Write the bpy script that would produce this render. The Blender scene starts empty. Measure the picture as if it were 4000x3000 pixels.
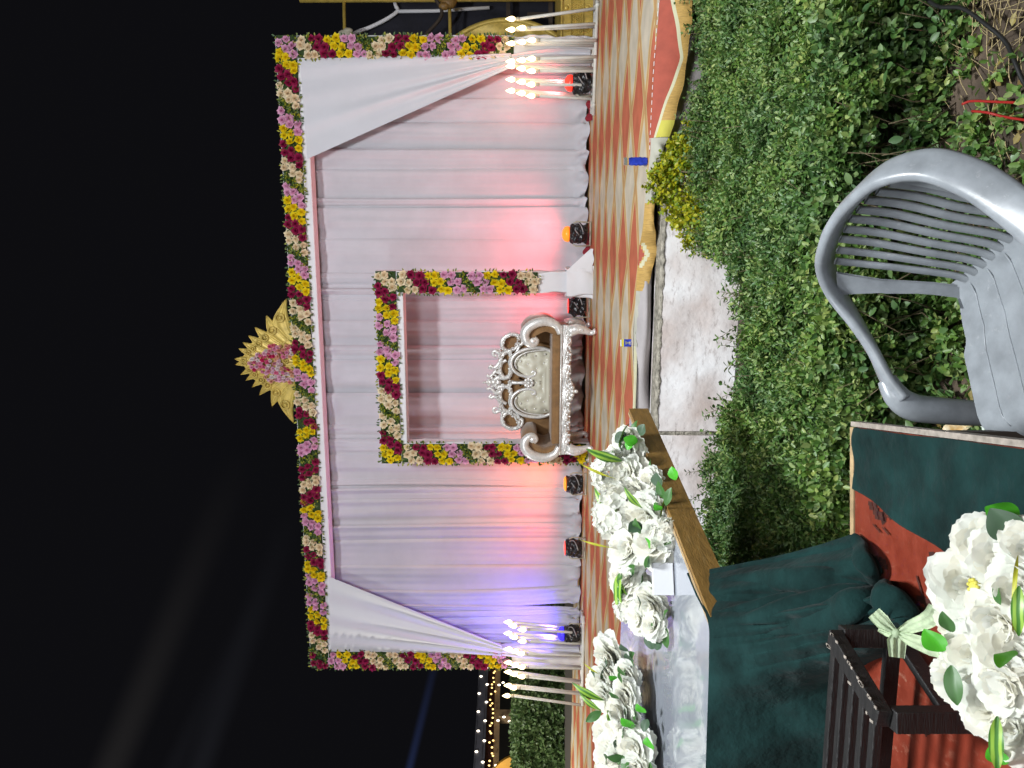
import bpy, bmesh, math, random
import numpy as np
from mathutils import Vector, Matrix

random.seed(11)
rng = np.random.default_rng(5)
scene = bpy.context.scene
COL = scene.collection
PI = math.pi

# ------------------------------------------------------------------ camera
CZ, ZS = 1.55, 0.65            # eye height, stage floor height
cam_d = bpy.data.cameras.new("camera")
cam_d.sensor_width = 36.0
cam_d.lens = 27.0
cam_d.clip_start = 0.02
cam_d.clip_end = 400.0
cam = bpy.data.objects.new("camera", cam_d)
COL.objects.link(cam)
_p = math.atan(8.0 / 3000.0)
_cx = Vector((0, -math.sin(_p), -math.cos(_p)))      # the phone was held on its side: picture right is down
_cy = Vector((1, 0, 0))
_cz = Vector((0, -math.cos(_p), math.sin(_p)))
cam.matrix_world = Matrix(((_cx.x, _cy.x, _cz.x, 0), (_cx.y, _cy.y, _cz.y, 0), (_cx.z, _cy.z, _cz.z, CZ), (0, 0, 0, 1)))
scene.camera = cam

# ------------------------------------------------------------------ night sky
world = bpy.data.worlds.new("World")
scene.world = world
world.use_nodes = True
wn = world.node_tree
wbg = wn.nodes["Background"]
wsky = wn.nodes.new("ShaderNodeTexSky")
wsky.sky_type = 'NISHITA'
wsky.sun_disc = False
wsky.sun_elevation = math.radians(-7.0)
wsky.sun_rotation = math.radians(200.0)
wmix = wn.nodes.new("ShaderNodeMixRGB")
wmix.blend_type = 'ADD'
wmix.inputs[0].default_value = 1.0
wmix.inputs[2].default_value = (0.046, 0.046, 0.058, 1)
wn.links.new(wsky.outputs[0], wmix.inputs[1])
wn.links.new(wmix.outputs[0], wbg.inputs[0])
wbg.inputs[1].default_value = 0.09

# ------------------------------------------------------------------ flood lights (night: no sun)
def area(name, loc, target, size, power, color):
    d = bpy.data.lights.new(name, 'AREA')
    d.shape = 'DISK'
    d.size = size
    d.energy = power
    d.color = color
    o = bpy.data.objects.new(name, d)
    COL.objects.link(o)
    o.location = loc
    o.rotation_euler = (Vector(target) - Vector(loc)).to_track_quat('-Z', 'Y').to_euler()
    return o
def spot(name, loc, target, radius, power, color, deg, blend):
    d = bpy.data.lights.new(name, 'SPOT')
    d.energy = power; d.color = color; d.shadow_soft_size = radius
    d.spot_size = math.radians(deg); d.spot_blend = blend
    o = bpy.data.objects.new(name, d)
    COL.objects.link(o)
    o.location = loc
    o.rotation_euler = (Vector(target) - Vector(loc)).to_track_quat('-Z', 'Y').to_euler()
    return o
spot("flood_light", (-4.6, 0.9, 3.9), (0.5, 9.0, 1.9), 0.55, 470, (0.93, 0.95, 1.0), 160, 0.4)
spot("flood_light", (4.9, 0.5, 3.9), (0.0, 9.0, 1.9), 0.50, 250, (0.94, 0.95, 1.0), 84, 0.6)
spot("flood_light", (0.6, -2.2, 4.0), (0.1, 9.2, 2.3), 0.75, 680, (0.95, 0.96, 1.0), 88, 0.75)
area("flood_light", (0.5, 1.0, 6.1), (0.1, 3.1, 0.4), 0.9, 560, (0.94, 0.98, 1.0))
area("hedge_fill_light", (-8.2, 9.6, 4.6), (-6.4, 13.2, 0.8), 0.4, 420, (1.0, 0.97, 0.88))  # unseen lamp added only to brighten the far hedge

scene.view_settings.view_transform = 'Standard'
scene.view_settings.look = 'None'
scene.view_settings.exposure = 0.0
scene.view_settings.gamma = 1.0
scene.view_settings.use_curve_mapping = False
scene.cycles.use_denoising = True
scene.cycles.max_bounces = 6
scene.cycles.diffuse_bounces = 3
scene.cycles.glossy_bounces = 3
scene.cycles.transparent_max_bounces = 8
scene.cycles.sample_clamp_indirect = 4.0

# ------------------------------------------------------------------ placement helpers
TH = -math.atan2(0.1997, 0.9799)         # the backdrop's yaw
E0 = Vector((-3.59, 9.73, ZS))           # front left foot of the backdrop
EX, EY = Vector((0.9799, -0.1997, 0)), Vector((0.1997, 0.9799, 0))
def L(s, t, z=0.0):                      # stage coordinates -> world
    return E0 + EX * s + EY * t + Vector((0, 0, z))
def at(yi, V, d):                        # a sight line followed to depth d
    return Vector(((1500.0 - yi) / 3000.0 * d, d, CZ - (V - 1992.0) / 3000.0 * d))

def tag(o, label=None, cat=None, group=None, kind=None):
    if label: o['label'] = label
    if cat: o['category'] = cat
    if group: o['group'] = group
    if kind: o['kind'] = kind
    return o
def thing(name, label, cat, loc=(0, 0, 0), rotz=0.0, group=None):
    o = bpy.data.objects.new(name, None)
    o.empty_display_size = 0.1
    COL.objects.link(o)
    o.location = loc
    o.rotation_euler = (0, 0, rotz)
    return tag(o, label, cat, group)
def link(name, me, parent=None, loc=None, rot=None, scale=None):
    o = bpy.data.objects.new(name, me)
    COL.objects.link(o)
    if parent: o.parent = parent
    if loc is not None: o.location = loc
    if rot is not None: o.rotation_euler = rot
    if scale is not None: o.scale = scale if hasattr(scale, '__len__') else (scale,) * 3
    return o

def catmull(pts, n=6, closed=False):
    P = [Vector(p) for p in pts]
    out = []
    m = len(P)
    rngs = range(m if closed else m - 1)
    for i in rngs:
        p0 = P[(i - 1) % m] if (closed or i > 0) else P[0] * 2 - P[1]
        p1, p2 = P[i], P[(i + 1) % m]
        p3 = P[(i + 2) % m] if (closed or i + 2 < m) else P[-1] * 2 - P[-2]
        for k in range(n):
            t = k / n
            out.append(0.5 * ((2 * p1) + (p2 - p0) * t + (2 * p0 - 5 * p1 + 4 * p2 - p3) * t * t + (3 * p1 - p0 - 3 * p2 + p3) * t ** 3))
    if not closed: out.append(P[-1].copy())
    return out

class MB:
    """collects shapes, then builds ONE mesh object"""
    def __init__(s): s.v = []; s.f = []; s.m = []
    def face(s, idx, mi=0): s.f.append(tuple(idx)); s.m.append(mi)
    def box(s, x0, x1, y0, y1, z0, z1, mi=0, M=None):
        b = len(s.v)
        c = [Vector((x, y, z)) for z in (z0, z1) for y in (y0, y1) for x in (x0, x1)]
        s.v += [M @ p if M else p for p in c]
        for q in ((0, 2, 3, 1), (4, 5, 7, 6), (0, 1, 5, 4), (1, 3, 7, 5), (3, 2, 6, 7), (2, 0, 4, 6)):
            s.face([b + i for i in q], mi)
        return s
    def bar(s, a, b, w, h, mi=0, up=(0, 0, 1)):
        a, b = Vector(a), Vector(b)
        z = (b - a); ln = z.length; z.normalize()
        x = Vector(up).cross(z)
        if x.length < 1e-4: x = Vector((1, 0, 0)).cross(z)
        x.normalize(); y = z.cross(x)
        M = Matrix(((x.x, y.x, z.x, a.x), (x.y, y.y, z.y, a.y), (x.z, y.z, z.z, a.z), (0, 0, 0, 1)))
        return s.box(-w / 2, w / 2, -h / 2, h / 2, 0, ln, mi, M)
    def grid(s, fn, nu, nv, mi=0, closed_u=False, mfn=None):
        b = len(s.v)
        for j in range(nv + 1):
            for i in range(nu if closed_u else nu + 1):
                s.v.append(Vector(fn(i / nu, j / nv)))
        w = nu if closed_u else nu + 1
        for j in range(nv):
            for i in range(nu):
                i2 = (i + 1) % w if closed_u else i + 1
                s.face((b + j * w + i, b + j * w + i2, b + (j + 1) * w + i2, b + (j + 1) * w + i), mfn((i + .5) / nu, (j + .5) / nv) if mfn else mi)
        return s
    def tube(s, pts, r, n=8, mi=0, closed=False, caps=True, flat=1.0, ref=(0, 0, 1)):
        P = [Vector(p) for p in pts]
        m = len(P)
        R = r if hasattr(r, '__len__') else [r] * m
        if len(R) != m:
            R = [R[min(len(R) - 1, int(i * (len(R) - 1) / (m - 1)))] * (1 - (i * (len(R) - 1) / (m - 1)) % 1) + R[min(len(R) - 1, int(i * (len(R) - 1) / (m - 1)) + 1)] * ((i * (len(R) - 1) / (m - 1)) % 1) for i in range(m)]
        b = len(s.v)
        N = None
        for i in range(m):
            a, c = P[(i - 1) % m if closed else max(0, i - 1)], P[(i + 1) % m if closed else min(m - 1, i + 1)]
            t = c - a
            if t.length < 1e-9: t = Vector((0, 0, 1))
            t.normalize()
            if N is None:
                N = Vector(ref) - t * t.dot(Vector(ref))
                if N.length < 1e-3: N = Vector((1, 0, 0)) - t * t.x
            else: N = N - t * t.dot(N)
            N.normalize()
            B = t.cross(N)
            for k in range(n):
                an = 2 * PI * k / n
                s.v.append(P[i] + (N * math.cos(an) * flat + B * math.sin(an)) * R[i])
        for i in range(m if closed else m - 1):
            for k in range(n):
                i2, k2 = (i + 1) % m, (k + 1) % n
                s.face((b + i * n + k, b + i * n + k2, b + i2 * n + k2, b + i2 * n + k), mi)
        if caps and not closed:
            s.face([b + k for k in range(n)][::-1], mi)
            s.face([b + (m - 1) * n + k for k in range(n)], mi)
        return s
    def lathe(s, prof, n=12, c=(0, 0, 0), mi=0, M=None):
        b = len(s.v); c = Vector(c)
        for r, z in prof:
            for k in range(n):
                p = Vector((r * math.cos(2 * PI * k / n), r * math.sin(2 * PI * k / n), z))
                s.v.append((M @ p if M else p) + c)
        for j in range(len(prof) - 1):
            for k in range(n):
                k2 = (k + 1) % n
                s.face((b + j * n + k, b + j * n + k2, b + (j + 1) * n + k2, b + (j + 1) * n + k), mi)
        s.face([b + k for k in range(n)][::-1], mi)
        s.face([b + (len(prof) - 1) * n + k for k in range(n)], mi)
        return s
    def ball(s, c, r, nu=8, nv=5, mi=0):
        r = Vector(r) if hasattr(r, '__len__') else Vector((r, r, r))
        prof = [(math.sin(PI * j / nv) + (1e-3 if j in (0, nv) else 0), -math.cos(PI * j / nv)) for j in range(nv + 1)]
        M = Matrix.Diagonal((r.x, r.y, r.z, 1))
        return s.lathe(prof, nu, c, mi, M)
    def raw(s, V, F, mi=0):
        b = len(s.v)
        s.v += [Vector(p) for p in V]
        for f in F: s.face([b + i for i in f], mi)
        return s
    def mesh(s, name, mats, smooth=True):
        me = bpy.data.meshes.new(name)
        me.from_pydata([tuple(p) for p in s.v], [], s.f)
        for m in (mats if isinstance(mats, (list, tuple)) else [mats]): me.materials.append(m)
        me.polygons.foreach_set("material_index", s.m)
        me.polygons.foreach_set("use_smooth", [smooth] * len(s.f))
        me.update()
        return me
    def build(s, name, mats, parent=None, loc=None, smooth=True, rot=None, bevel=0.0):
        me = s.mesh(name, mats, smooth)
        o = link(name, me, parent, loc, rot)
        if bevel:
            md = o.modifiers.new("bevel", 'BEVEL'); md.width = bevel; md.segments = 2; md.limit_method = 'ANGLE'; md.angle_limit = math.radians(40)
        if smooth and bevel: me.polygons.foreach_set("use_smooth", [False] * len(s.f))
        return o

# ------------------------------------------------------------------ materials
def _n(nt, t, **kw):
    n = nt.nodes.new(t)
    for k, v in kw.items(): setattr(n, k, v)
    return n
def mat(name, col, rough=0.6, metal=0.0, var=0.0, vscale=8.0, bump=0.0, bscale=40.0, bdist=0.01, emit=None, estr=0.0, trans=0.0, spec=0.5, col2=None, coat=0.0, stretch=None, sheen=0.0, detail=4.0, rvar=0.0):
    m = bpy.data.materials.new(name)
    m.use_nodes = True
    nt = m.node_tree
    b = nt.nodes["Principled BSDF"]
    b.inputs["Base Color"].default_value = (*col, 1)
    b.inputs["Roughness"].default_value = rough
    b.inputs["Metallic"].default_value = metal
    b.inputs["Specular IOR Level"].default_value = spec
    b.inputs["Coat Weight"].default_value = coat
    b.inputs["Sheen Weight"].default_value = sheen
    if emit:
        b.inputs["Emission Color"].default_value = (*emit, 1)
        b.inputs["Emission Strength"].default_value = estr
    vec = None
    if var or bump or rvar:
        tc = _n(nt, "ShaderNodeTexCoord")
        vec = tc.outputs["Object"]
        if stretch:
            mp = _n(nt, "ShaderNodeMapping"); mp.inputs["Scale"].default_value = stretch
            nt.links.new(vec, mp.inputs[0]); vec = mp.outputs[0]
    if var or rvar:
        nz = _n(nt, "ShaderNodeTexNoise"); nz.inputs["Scale"].default_value = vscale; nz.inputs["Detail"].default_value = detail; nz.inputs["Roughness"].default_value = 0.62
        nt.links.new(vec, nz.inputs["Vector"])
        if var:
            rp = _n(nt, "ShaderNodeValToRGB")
            c2 = col2 if col2 else tuple(c * (1 - var) for c in col)
            rp.color_ramp.elements[0].position = 0.32; rp.color_ramp.elements[0].color = (*c2, 1)
            rp.color_ramp.elements[1].position = 0.68; rp.color_ramp.elements[1].color = (*(tuple(min(1, c * (1 + (0 if col2 else var * .5))) for c in col)), 1)
            nt.links.new(nz.outputs["Fac"], rp.inputs[0])
            nt.links.new(rp.outputs[0], b.inputs["Base Color"])
        if rvar:
            mr = _n(nt, "ShaderNodeMapRange"); mr.inputs["To Min"].default_value = max(0.02, rough - rvar); mr.inputs["To Max"].default_value = min(1, rough + rvar)
            nt.links.new(nz.outputs["Fac"], mr.inputs[0]); nt.links.new(mr.outputs[0], b.inputs["Roughness"])
    if bump:
        nb = _n(nt, "ShaderNodeTexNoise"); nb.inputs["Scale"].default_value = bscale; nb.inputs["Detail"].default_value = 5.0
        nt.links.new(vec, nb.inputs["Vector"])
        bp = _n(nt, "ShaderNodeBump"); bp.inputs["Strength"].default_value = bump; bp.inputs["Distance"].default_value = bdist
        nt.links.new(nb.outputs["Fac"], bp.inputs["Height"]); nt.links.new(bp.outputs[0], b.inputs["Normal"])
    if trans:
        out = nt.nodes["Material Output"]
        tr = _n(nt, "ShaderNodeBsdfTranslucent"); mx = _n(nt, "ShaderNodeMixShader"); mx.inputs[0].default_value = trans
        src = b.inputs["Base Color"].links[0].from_socket if b.inputs["Base Color"].links else None
        if src: nt.links.new(src, tr.inputs[0])
        else: tr.inputs[0].default_value = (*col, 1)
        nt.links.new(b.outputs[0], mx.inputs[1]); nt.links.new(tr.outputs[0], mx.inputs[2]); nt.links.new(mx.outputs[0], out.inputs[0])
    return m
def leafmat(name, cols, rough=0.45, trans=0.3, spec=0.5, perobject=False, patch=False):
    """each leaf (mesh island) takes its own shade out of cols"""
    m = bpy.data.materials.new(name); m.use_nodes = True
    nt = m.node_tree; b = nt.nodes["Principled BSDF"]; out = nt.nodes["Material Output"]
    if perobject: g = _n(nt, "ShaderNodeObjectInfo"); src = g.outputs["Random"]
    else: g = _n(nt, "ShaderNodeNewGeometry"); src = g.outputs["Random Per Island"]
    rp = _n(nt, "ShaderNodeValToRGB"); cr = rp.color_ramp
    cr.interpolation = 'LINEAR'
    while len(cr.elements) < len(cols): cr.elements.new(0.5)
    for i, c in enumerate(cols):
        cr.elements[i].position = i / max(1, len(cols) - 1); cr.elements[i].color = (*c, 1)
    nt.links.new(src, rp.inputs[0]); colr = rp.outputs[0]
    if patch:      # whole sprays are fresher or older than their neighbours
        tc = _n(nt, "ShaderNodeTexCoord"); nz = _n(nt, "ShaderNodeTexNoise"); nz.inputs["Scale"].default_value = 3.2; nz.inputs["Detail"].default_value = 4
        nt.links.new(tc.outputs["Object"], nz.inputs["Vector"])
        r2 = _n(nt, "ShaderNodeValToRGB"); r2.color_ramp.elements[0].position = 0.36; r2.color_ramp.elements[0].color = (0.55, 0.66, 0.75, 1); r2.color_ramp.elements[1].position = 0.64; r2.color_ramp.elements[1].color = (1.08, 1.06, 0.95, 1)
        mu = _n(nt, "ShaderNodeMixRGB", blend_type='MULTIPLY'); mu.inputs[0].default_value = 1.0
        nt.links.new(nz.outputs["Fac"], r2.inputs[0]); nt.links.new(rp.outputs[0], mu.inputs[1]); nt.links.new(r2.outputs[0], mu.inputs[2]); colr = mu.outputs[0]
    nt.links.new(colr, b.inputs["Base Color"])
    b.inputs["Roughness"].default_value = rough; b.inputs["Specular IOR Level"].default_value = spec
    tr = _n(nt, "ShaderNodeBsdfTranslucent"); mx = _n(nt, "ShaderNodeMixShader"); mx.inputs[0].default_value = trans
    nt.links.new(colr, tr.inputs[0])
    nt.links.new(b.outputs[0], mx.inputs[1]); nt.links.new(tr.outputs[0], mx.inputs[2]); nt.links.new(mx.outputs[0], out.inputs[0])
    return m

M = {}
M['soil'] = mat("soil", (0.085, 0.06, 0.04), 0.95, var=0.55, vscale=5, bump=0.8, bscale=30, bdist=0.03)
M['white_cloth'] = mat("white_cloth", (0.80, 0.79, 0.82), 0.85, var=0.05, vscale=3, bump=0.12, bscale=180, bdist=0.002, sheen=0.1)
M['curtain_cloth'] = mat("curtain_cloth", (0.55, 0.55, 0.60), 0.85, var=0.07, vscale=2.5, bump=0.15, bscale=170, bdist=0.002, sheen=0.1)
M['skirt_cloth'] = mat("skirt_cloth", (0.40, 0.37, 0.37), 0.9, var=0.12, vscale=5)
M['drape_cloth'] = mat("drape_cloth", (0.66, 0.66, 0.71), 0.8, var=0.04, vscale=2, bump=0.1, bscale=160, bdist=0.002, sheen=0.1)
M['gold'] = mat("gold_paint", (0.60, 0.44, 0.10), 0.42, metal=0.25, var=0.25, vscale=14, bump=0.15, bscale=60)
M['silver'] = mat("silver_leaf", (0.88, 0.87, 0.84), 0.3, metal=0.4, var=0.18, vscale=30, bump=0.35, bscale=70, bdist=0.006)
M['brown_velvet'] = mat("brown_velvet", (0.27, 0.145, 0.055), 0.85, var=0.25, vscale=12, bump=0.15, bscale=90, sheen=0.35)
M['cream_leather'] = mat("cream_leather", (0.66, 0.64, 0.52), 0.38, var=0.06, vscale=6, bump=0.05, bscale=50, coat=0.15)
M['black_plastic'] = mat("black_plastic", (0.016, 0.016, 0.019), 0.22, bump=0.6, bscale=24, bdist=0.02)
M['grey_bag'] = mat("clear_bag", (0.35, 0.33, 0.34), 0.3, var=0.3, vscale=20, bump=0.5, bscale=30)
M['white_paint'] = mat("white_paint", (0.72, 0.71, 0.66), 0.45, var=0.12, vscale=10)
M['socket'] = mat("socket", (0.5, 0.46, 0.36), 0.5)
M['bulb'] = mat("lit_bulb", (1, 0.9, 0.7), 0.3, emit=(1.0, 0.74, 0.36), estr=5.0)
M['fairy'] = mat("fairy_bulb", (1, 0.9, 0.75), 0.3, emit=(1.0, 0.88, 0.70), estr=3.4)
M['fairy_gold'] = mat("fairy_gold_bulb", (1, 0.8, 0.4), 0.3, emit=(1.0, 0.66, 0.22), estr=2.2)
M['green_cloth'] = mat("green_cloth", (0.0058, 0.0245, 0.0232), 0.9, var=0.55, vscale=7, bump=0.55, bscale=15, bdist=0.028, spec=0.12, sheen=0.03)
M['ply_red'] = mat("film_faced_plywood", (0.20, 0.031, 0.014), 0.42, var=0.45, vscale=26, col2=(0.145, 0.021, 0.010), bump=0.1, bscale=120, detail=8, rvar=0.2)
M['ply_edge'] = mat("plywood_edge", (0.36, 0.25, 0.13), 0.8, var=0.35, vscale=30, stretch=(1, 1, 8))
M['stamp'] = mat("stamp_ink", (0.05, 0.016, 0.012), 0.5, var=0.35, vscale=60)
M['black_wood'] = mat("black_wood", (0.009, 0.0085, 0.0085), 0.5, var=0.6, vscale=18, col2=(0.018, 0.0165, 0.016), bump=0.3, bscale=50, stretch=(1, 6, 6))
M['bare_wood'] = mat("chipped_wood", (0.30, 0.26, 0.22), 0.8, var=0.4, vscale=50)
M['table_white'] = mat("white_laminate", (0.275, 0.295, 0.335), 0.13, var=0.07, vscale=2.2, bump=0.10, bscale=4.5, bdist=0.02, coat=0.5)
M['table_brown'] = mat("brown_edging", (0.245, 0.135, 0.035), 0.5, var=0.3, vscale=16, stretch=(1, 1, 4), bump=0.2, bscale=60)
M['chair'] = mat("grey_plastic", (0.24, 0.26, 0.28), 0.33, var=0.22, vscale=14, bump=0.03, bscale=60, rvar=0.08)
M['wood_dark'] = mat("dark_stick", (0.05, 0.035, 0.025), 0.8, var=0.3)
M['black_cloth'] = mat("black_tent_cloth", (0.016, 0.016, 0.026), 0.9, var=0.3, vscale=5, bump=0.3, bscale=8, bdist=0.05)
M['hem_ochre'] = mat("ochre_hem", (0.50, 0.31, 0.085), 0.7, var=0.28, vscale=20, stretch=(9, 1, 1), bump=0.3, bscale=30)
M['hem_yellow'] = mat("yellow_hem", (0.55, 0.50, 0.08), 0.8, var=0.12, vscale=6)
M['hem_cream'] = mat("cream_hem", (0.56, 0.54, 0.36), 0.8, var=0.08)
M['hem_red'] = mat("red_hem", (0.37, 0.075, 0.045), 0.8, var=0.15, vscale=14)
M['hem_grey'] = mat("grey_hem", (0.42, 0.41, 0.34), 0.85, var=0.1)
M['blue'] = mat("blue_packet", (0.02, 0.045, 0.42), 0.35, var=0.4, vscale=40, bump=0.3, bscale=50)
M['packet_silver'] = mat("foil", (0.75, 0.75, 0.75), 0.25, metal=0.8)
M['packet_yellow'] = mat("packet_yellow", (0.65, 0.55, 0.03), 0.45)
M['pink_cloth'] = mat("maroon_cloth", (0.25, 0.01, 0.025), 0.8)
M['white_card'] = mat("white_card", (0.60, 0.61, 0.62), 0.6)
M['wrapper'] = mat("orange_wrapper", (0.55, 0.28, 0.02), 0.4, var=0.7, vscale=16, col2=(0.75, 0.68, 0.5), bump=0.4, bscale=30)
M['paper'] = mat("crumpled_paper", (0.62, 0.68, 0.62), 0.8, bump=0.6, bscale=20)
M['cable_black'] = mat("black_cable", (0.012, 0.012, 0.012), 0.5)
M['cable_red'] = mat("red_wire", (0.28, 0.015, 0.012), 0.45)
M['twig'] = mat("twig", (0.13, 0.10, 0.055), 0.85, var=0.3, vscale=30)
M['straw'] = mat("dry_straw", (0.33, 0.26, 0.13), 0.85)
M['leaf_hedge'] = leafmat("hedge_leaf", [(0.045, 0.110, 0.024), (0.105, 0.215, 0.040), (0.18, 0.29, 0.06), (0.11, 0.23, 0.07), (0.34, 0.41, 0.12), (0.23, 0.34, 0.15)], patch=True)
M['leaf_gold'] = leafmat("golden_leaf", [(0.10, 0.20, 0.01), (0.30, 0.36, 0.012), (0.48, 0.46, 0.015), (0.42, 0.38, 0.02), (0.14, 0.26, 0.02)])
M['leaf_far'] = leafmat("far_hedge_leaf", [(0.05, 0.10, 0.03), (0.09, 0.16, 0.045), (0.15, 0.21, 0.08), (0.08, 0.14, 0.045)])
M['leaf_dead'] = leafmat("dead_leaf", [(0.30, 0.20, 0.06), (0.42, 0.36, 0.10), (0.2, 0.13, 0.05)])
M['leaf_garland'] = leafmat("garland_leaf", [(0.02, 0.07, 0.015), (0.05, 0.12, 0.02), (0.16, 0.20, 0.015), (0.40, 0.40, 0.02), (0.035, 0.09, 0.02), (0.10, 0.15, 0.02)], 0.5, 0.1)
M['fl_yellow'] = leafmat("yellow_petal", [(0.82, 0.60, 0.006), (0.88, 0.70, 0.01), (0.86, 0.64, 0.02)], 0.6, 0.15, 0.2)
M['fl_pink'] = leafmat("pink_petal", [(0.74, 0.34, 0.54), (0.80, 0.44, 0.62), (0.76, 0.38, 0.57)], 0.6, 0.15, 0.2)
M['fl_maroon'] = leafmat("maroon_petal", [(0.22, 0.008, 0.05), (0.34, 0.016, 0.08), (0.27, 0.010, 0.06)], 0.6, 0.1, 0.2)
M['fl_cream'] = leafmat("cream_petal", [(0.84, 0.65, 0.42), (0.88, 0.76, 0.54), (0.86, 0.70, 0.46)], 0.6, 0.15, 0.2)
M['fl_white'] = leafmat("white_petal", [(0.82, 0.84, 0.77), (0.87, 0.88, 0.83), (0.86, 0.84, 0.74), (0.87, 0.88, 0.84)], 0.6, 0.55, 0.2)
M['fl_heart'] = mat("flower_heart", (0.55, 0.50, 0.08), 0.7)
M['fl_rose'] = leafmat("rose_petal", [(0.60, 0.02, 0.12), (0.72, 0.20, 0.34), (0.75, 0.42, 0.55), (0.74, 0.70, 0.66), (0.66, 0.08, 0.20), (0.72, 0.40, 0.26)], 0.6, 0.15, 0.2, perobject=True)
M['euca'] = leafmat("round_leaf", [(0.035, 0.075, 0.045), (0.06, 0.11, 0.055)], 0.5, 0.15)
M['euca_bright'] = leafmat("bright_leaf", [(0.05, 0.38, 0.02), (0.10, 0.48, 0.03)], 0.4, 0.3)
M['leaf_dark'] = leafmat("dark_leaf", [(0.035, 0.11, 0.025), (0.06, 0.16, 0.035)], 0.45, 0.2)
M['ribbon'] = mat("pale_green_ribbon", (0.50, 0.62, 0.40), 0.7, var=0.25, vscale=60, stretch=(1, 1, 1), bump=0.5, bscale=60, trans=0.3)
M['stem'] = mat("green_stem", (0.08, 0.14, 0.03), 0.6)
M['fascia'] = mat("grey_fascia", (0.11, 0.11, 0.14), 0.8, var=0.2)
M['beige_post'] = mat("beige_timber", (0.36, 0.24, 0.13), 0.7, var=0.2)
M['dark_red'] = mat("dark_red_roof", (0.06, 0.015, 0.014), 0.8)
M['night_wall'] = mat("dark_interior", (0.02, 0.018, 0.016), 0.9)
M['orange'] = mat("orange_panel", (0.62, 0.30, 0.03), 0.6, var=0.15)
M['backing'] = mat("leafy_mat", (0.03, 0.06, 0.012), 0.9, var=0.5, vscale=60)
M['paving'] = mat("dark_earth", (0.045, 0.042, 0.036), 0.9, var=0.4, vscale=2)
M['stage_side'] = mat("stage_frame", (0.06, 0.05, 0.04), 0.9)

def striped_leaf():
    m = mat("striped_leaf", (0.05, 0.14, 0.02), 0.4)
    nt = m.node_tree; b = nt.nodes["Principled BSDF"]
    tc = _n(nt, "ShaderNodeTexCoord"); wv = _n(nt, "ShaderNodeTexWave"); wv.wave_type = 'BANDS'; wv.bands_direction = 'X'
    wv.inputs["Scale"].default_value = 14.0; wv.inputs["Distortion"].default_value = 1.2
    rp = _n(nt, "ShaderNodeValToRGB"); rp.color_ramp.elements[0].color = (0.045, 0.15, 0.018, 1); rp.color_ramp.elements[1].color = (0.24, 0.40, 0.05, 1)
    rp.color_ramp.elements[0].position = 0.35; rp.color_ramp.elements[1].position = 0.8
    nt.links.new(tc.outputs["Object"], wv.inputs["Vector"]); nt.links.new(wv.outputs["Fac"], rp.inputs[0]); nt.links.new(rp.outputs[0], b.inputs["Base Color"])
    return m
M['striped'] = striped_leaf()

def scuff(m, scale, lo, hi, col, stretch=(1, 1, 1)):
    """rubbed pale marks over the colour a material already has"""
    nt = m.node_tree; b = nt.nodes["Principled BSDF"]; src = b.inputs["Base Color"].links[0].from_socket if b.inputs["Base Color"].links else None
    tc = _n(nt, "ShaderNodeTexCoord"); mp = _n(nt, "ShaderNodeMapping"); mp.inputs["Scale"].default_value = stretch; mp.inputs["Rotation"].default_value = (0, 0, .6)
    n1 = _n(nt, "ShaderNodeTexNoise"); n1.inputs["Scale"].default_value = scale; n1.inputs["Detail"].default_value = 8; n1.inputs["Roughness"].default_value = .75
    n2 = _n(nt, "ShaderNodeTexNoise"); n2.inputs["Scale"].default_value = 5.0
    rp = _n(nt, "ShaderNodeMapRange"); rp.inputs["From Min"].default_value = lo; rp.inputs["From Max"].default_value = hi
    r2 = _n(nt, "ShaderNodeMapRange"); r2.inputs["From Min"].default_value = .42; r2.inputs["From Max"].default_value = .62
    mm = _n(nt, "ShaderNodeMath", operation='MULTIPLY'); mx = _n(nt, "ShaderNodeMixRGB"); mx.inputs[2].default_value = (*col, 1)
    if src: nt.links.new(src, mx.inputs[1])
    else: mx.inputs[1].default_value = b.inputs["Base Color"].default_value
    nt.links.new(tc.outputs["Object"], mp.inputs[0]); nt.links.new(mp.outputs[0], n1.inputs["Vector"]); nt.links.new(tc.outputs["Object"], n2.inputs["Vector"])
    nt.links.new(n1.outputs["Fac"], rp.inputs[0]); nt.links.new(n2.outputs["Fac"], r2.inputs[0]); nt.links.new(rp.outputs[0], mm.inputs[0]); nt.links.new(r2.outputs[0], mm.inputs[1])
    nt.links.new(mm.outputs[0], mx.inputs[0]); nt.links.new(mx.outputs[0], b.inputs["Base Color"])
scuff(M['ply_red'], 60, .56, .68, (.30, .13, .085), (1, .35, 1))
scuff(M['chair'], 45, .58, .72, (.36, .37, .38), (1, 1, .4))
scuff(M['black_wood'], 70, .60, .70, (.10, .095, .09))
scuff(M['green_cloth'], 120, .66, .72, (.10, .13, .13))
scuff(M['table_brown'], 40, .55, .70, (.36, .24, .10), (.3, .3, 2))
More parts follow.
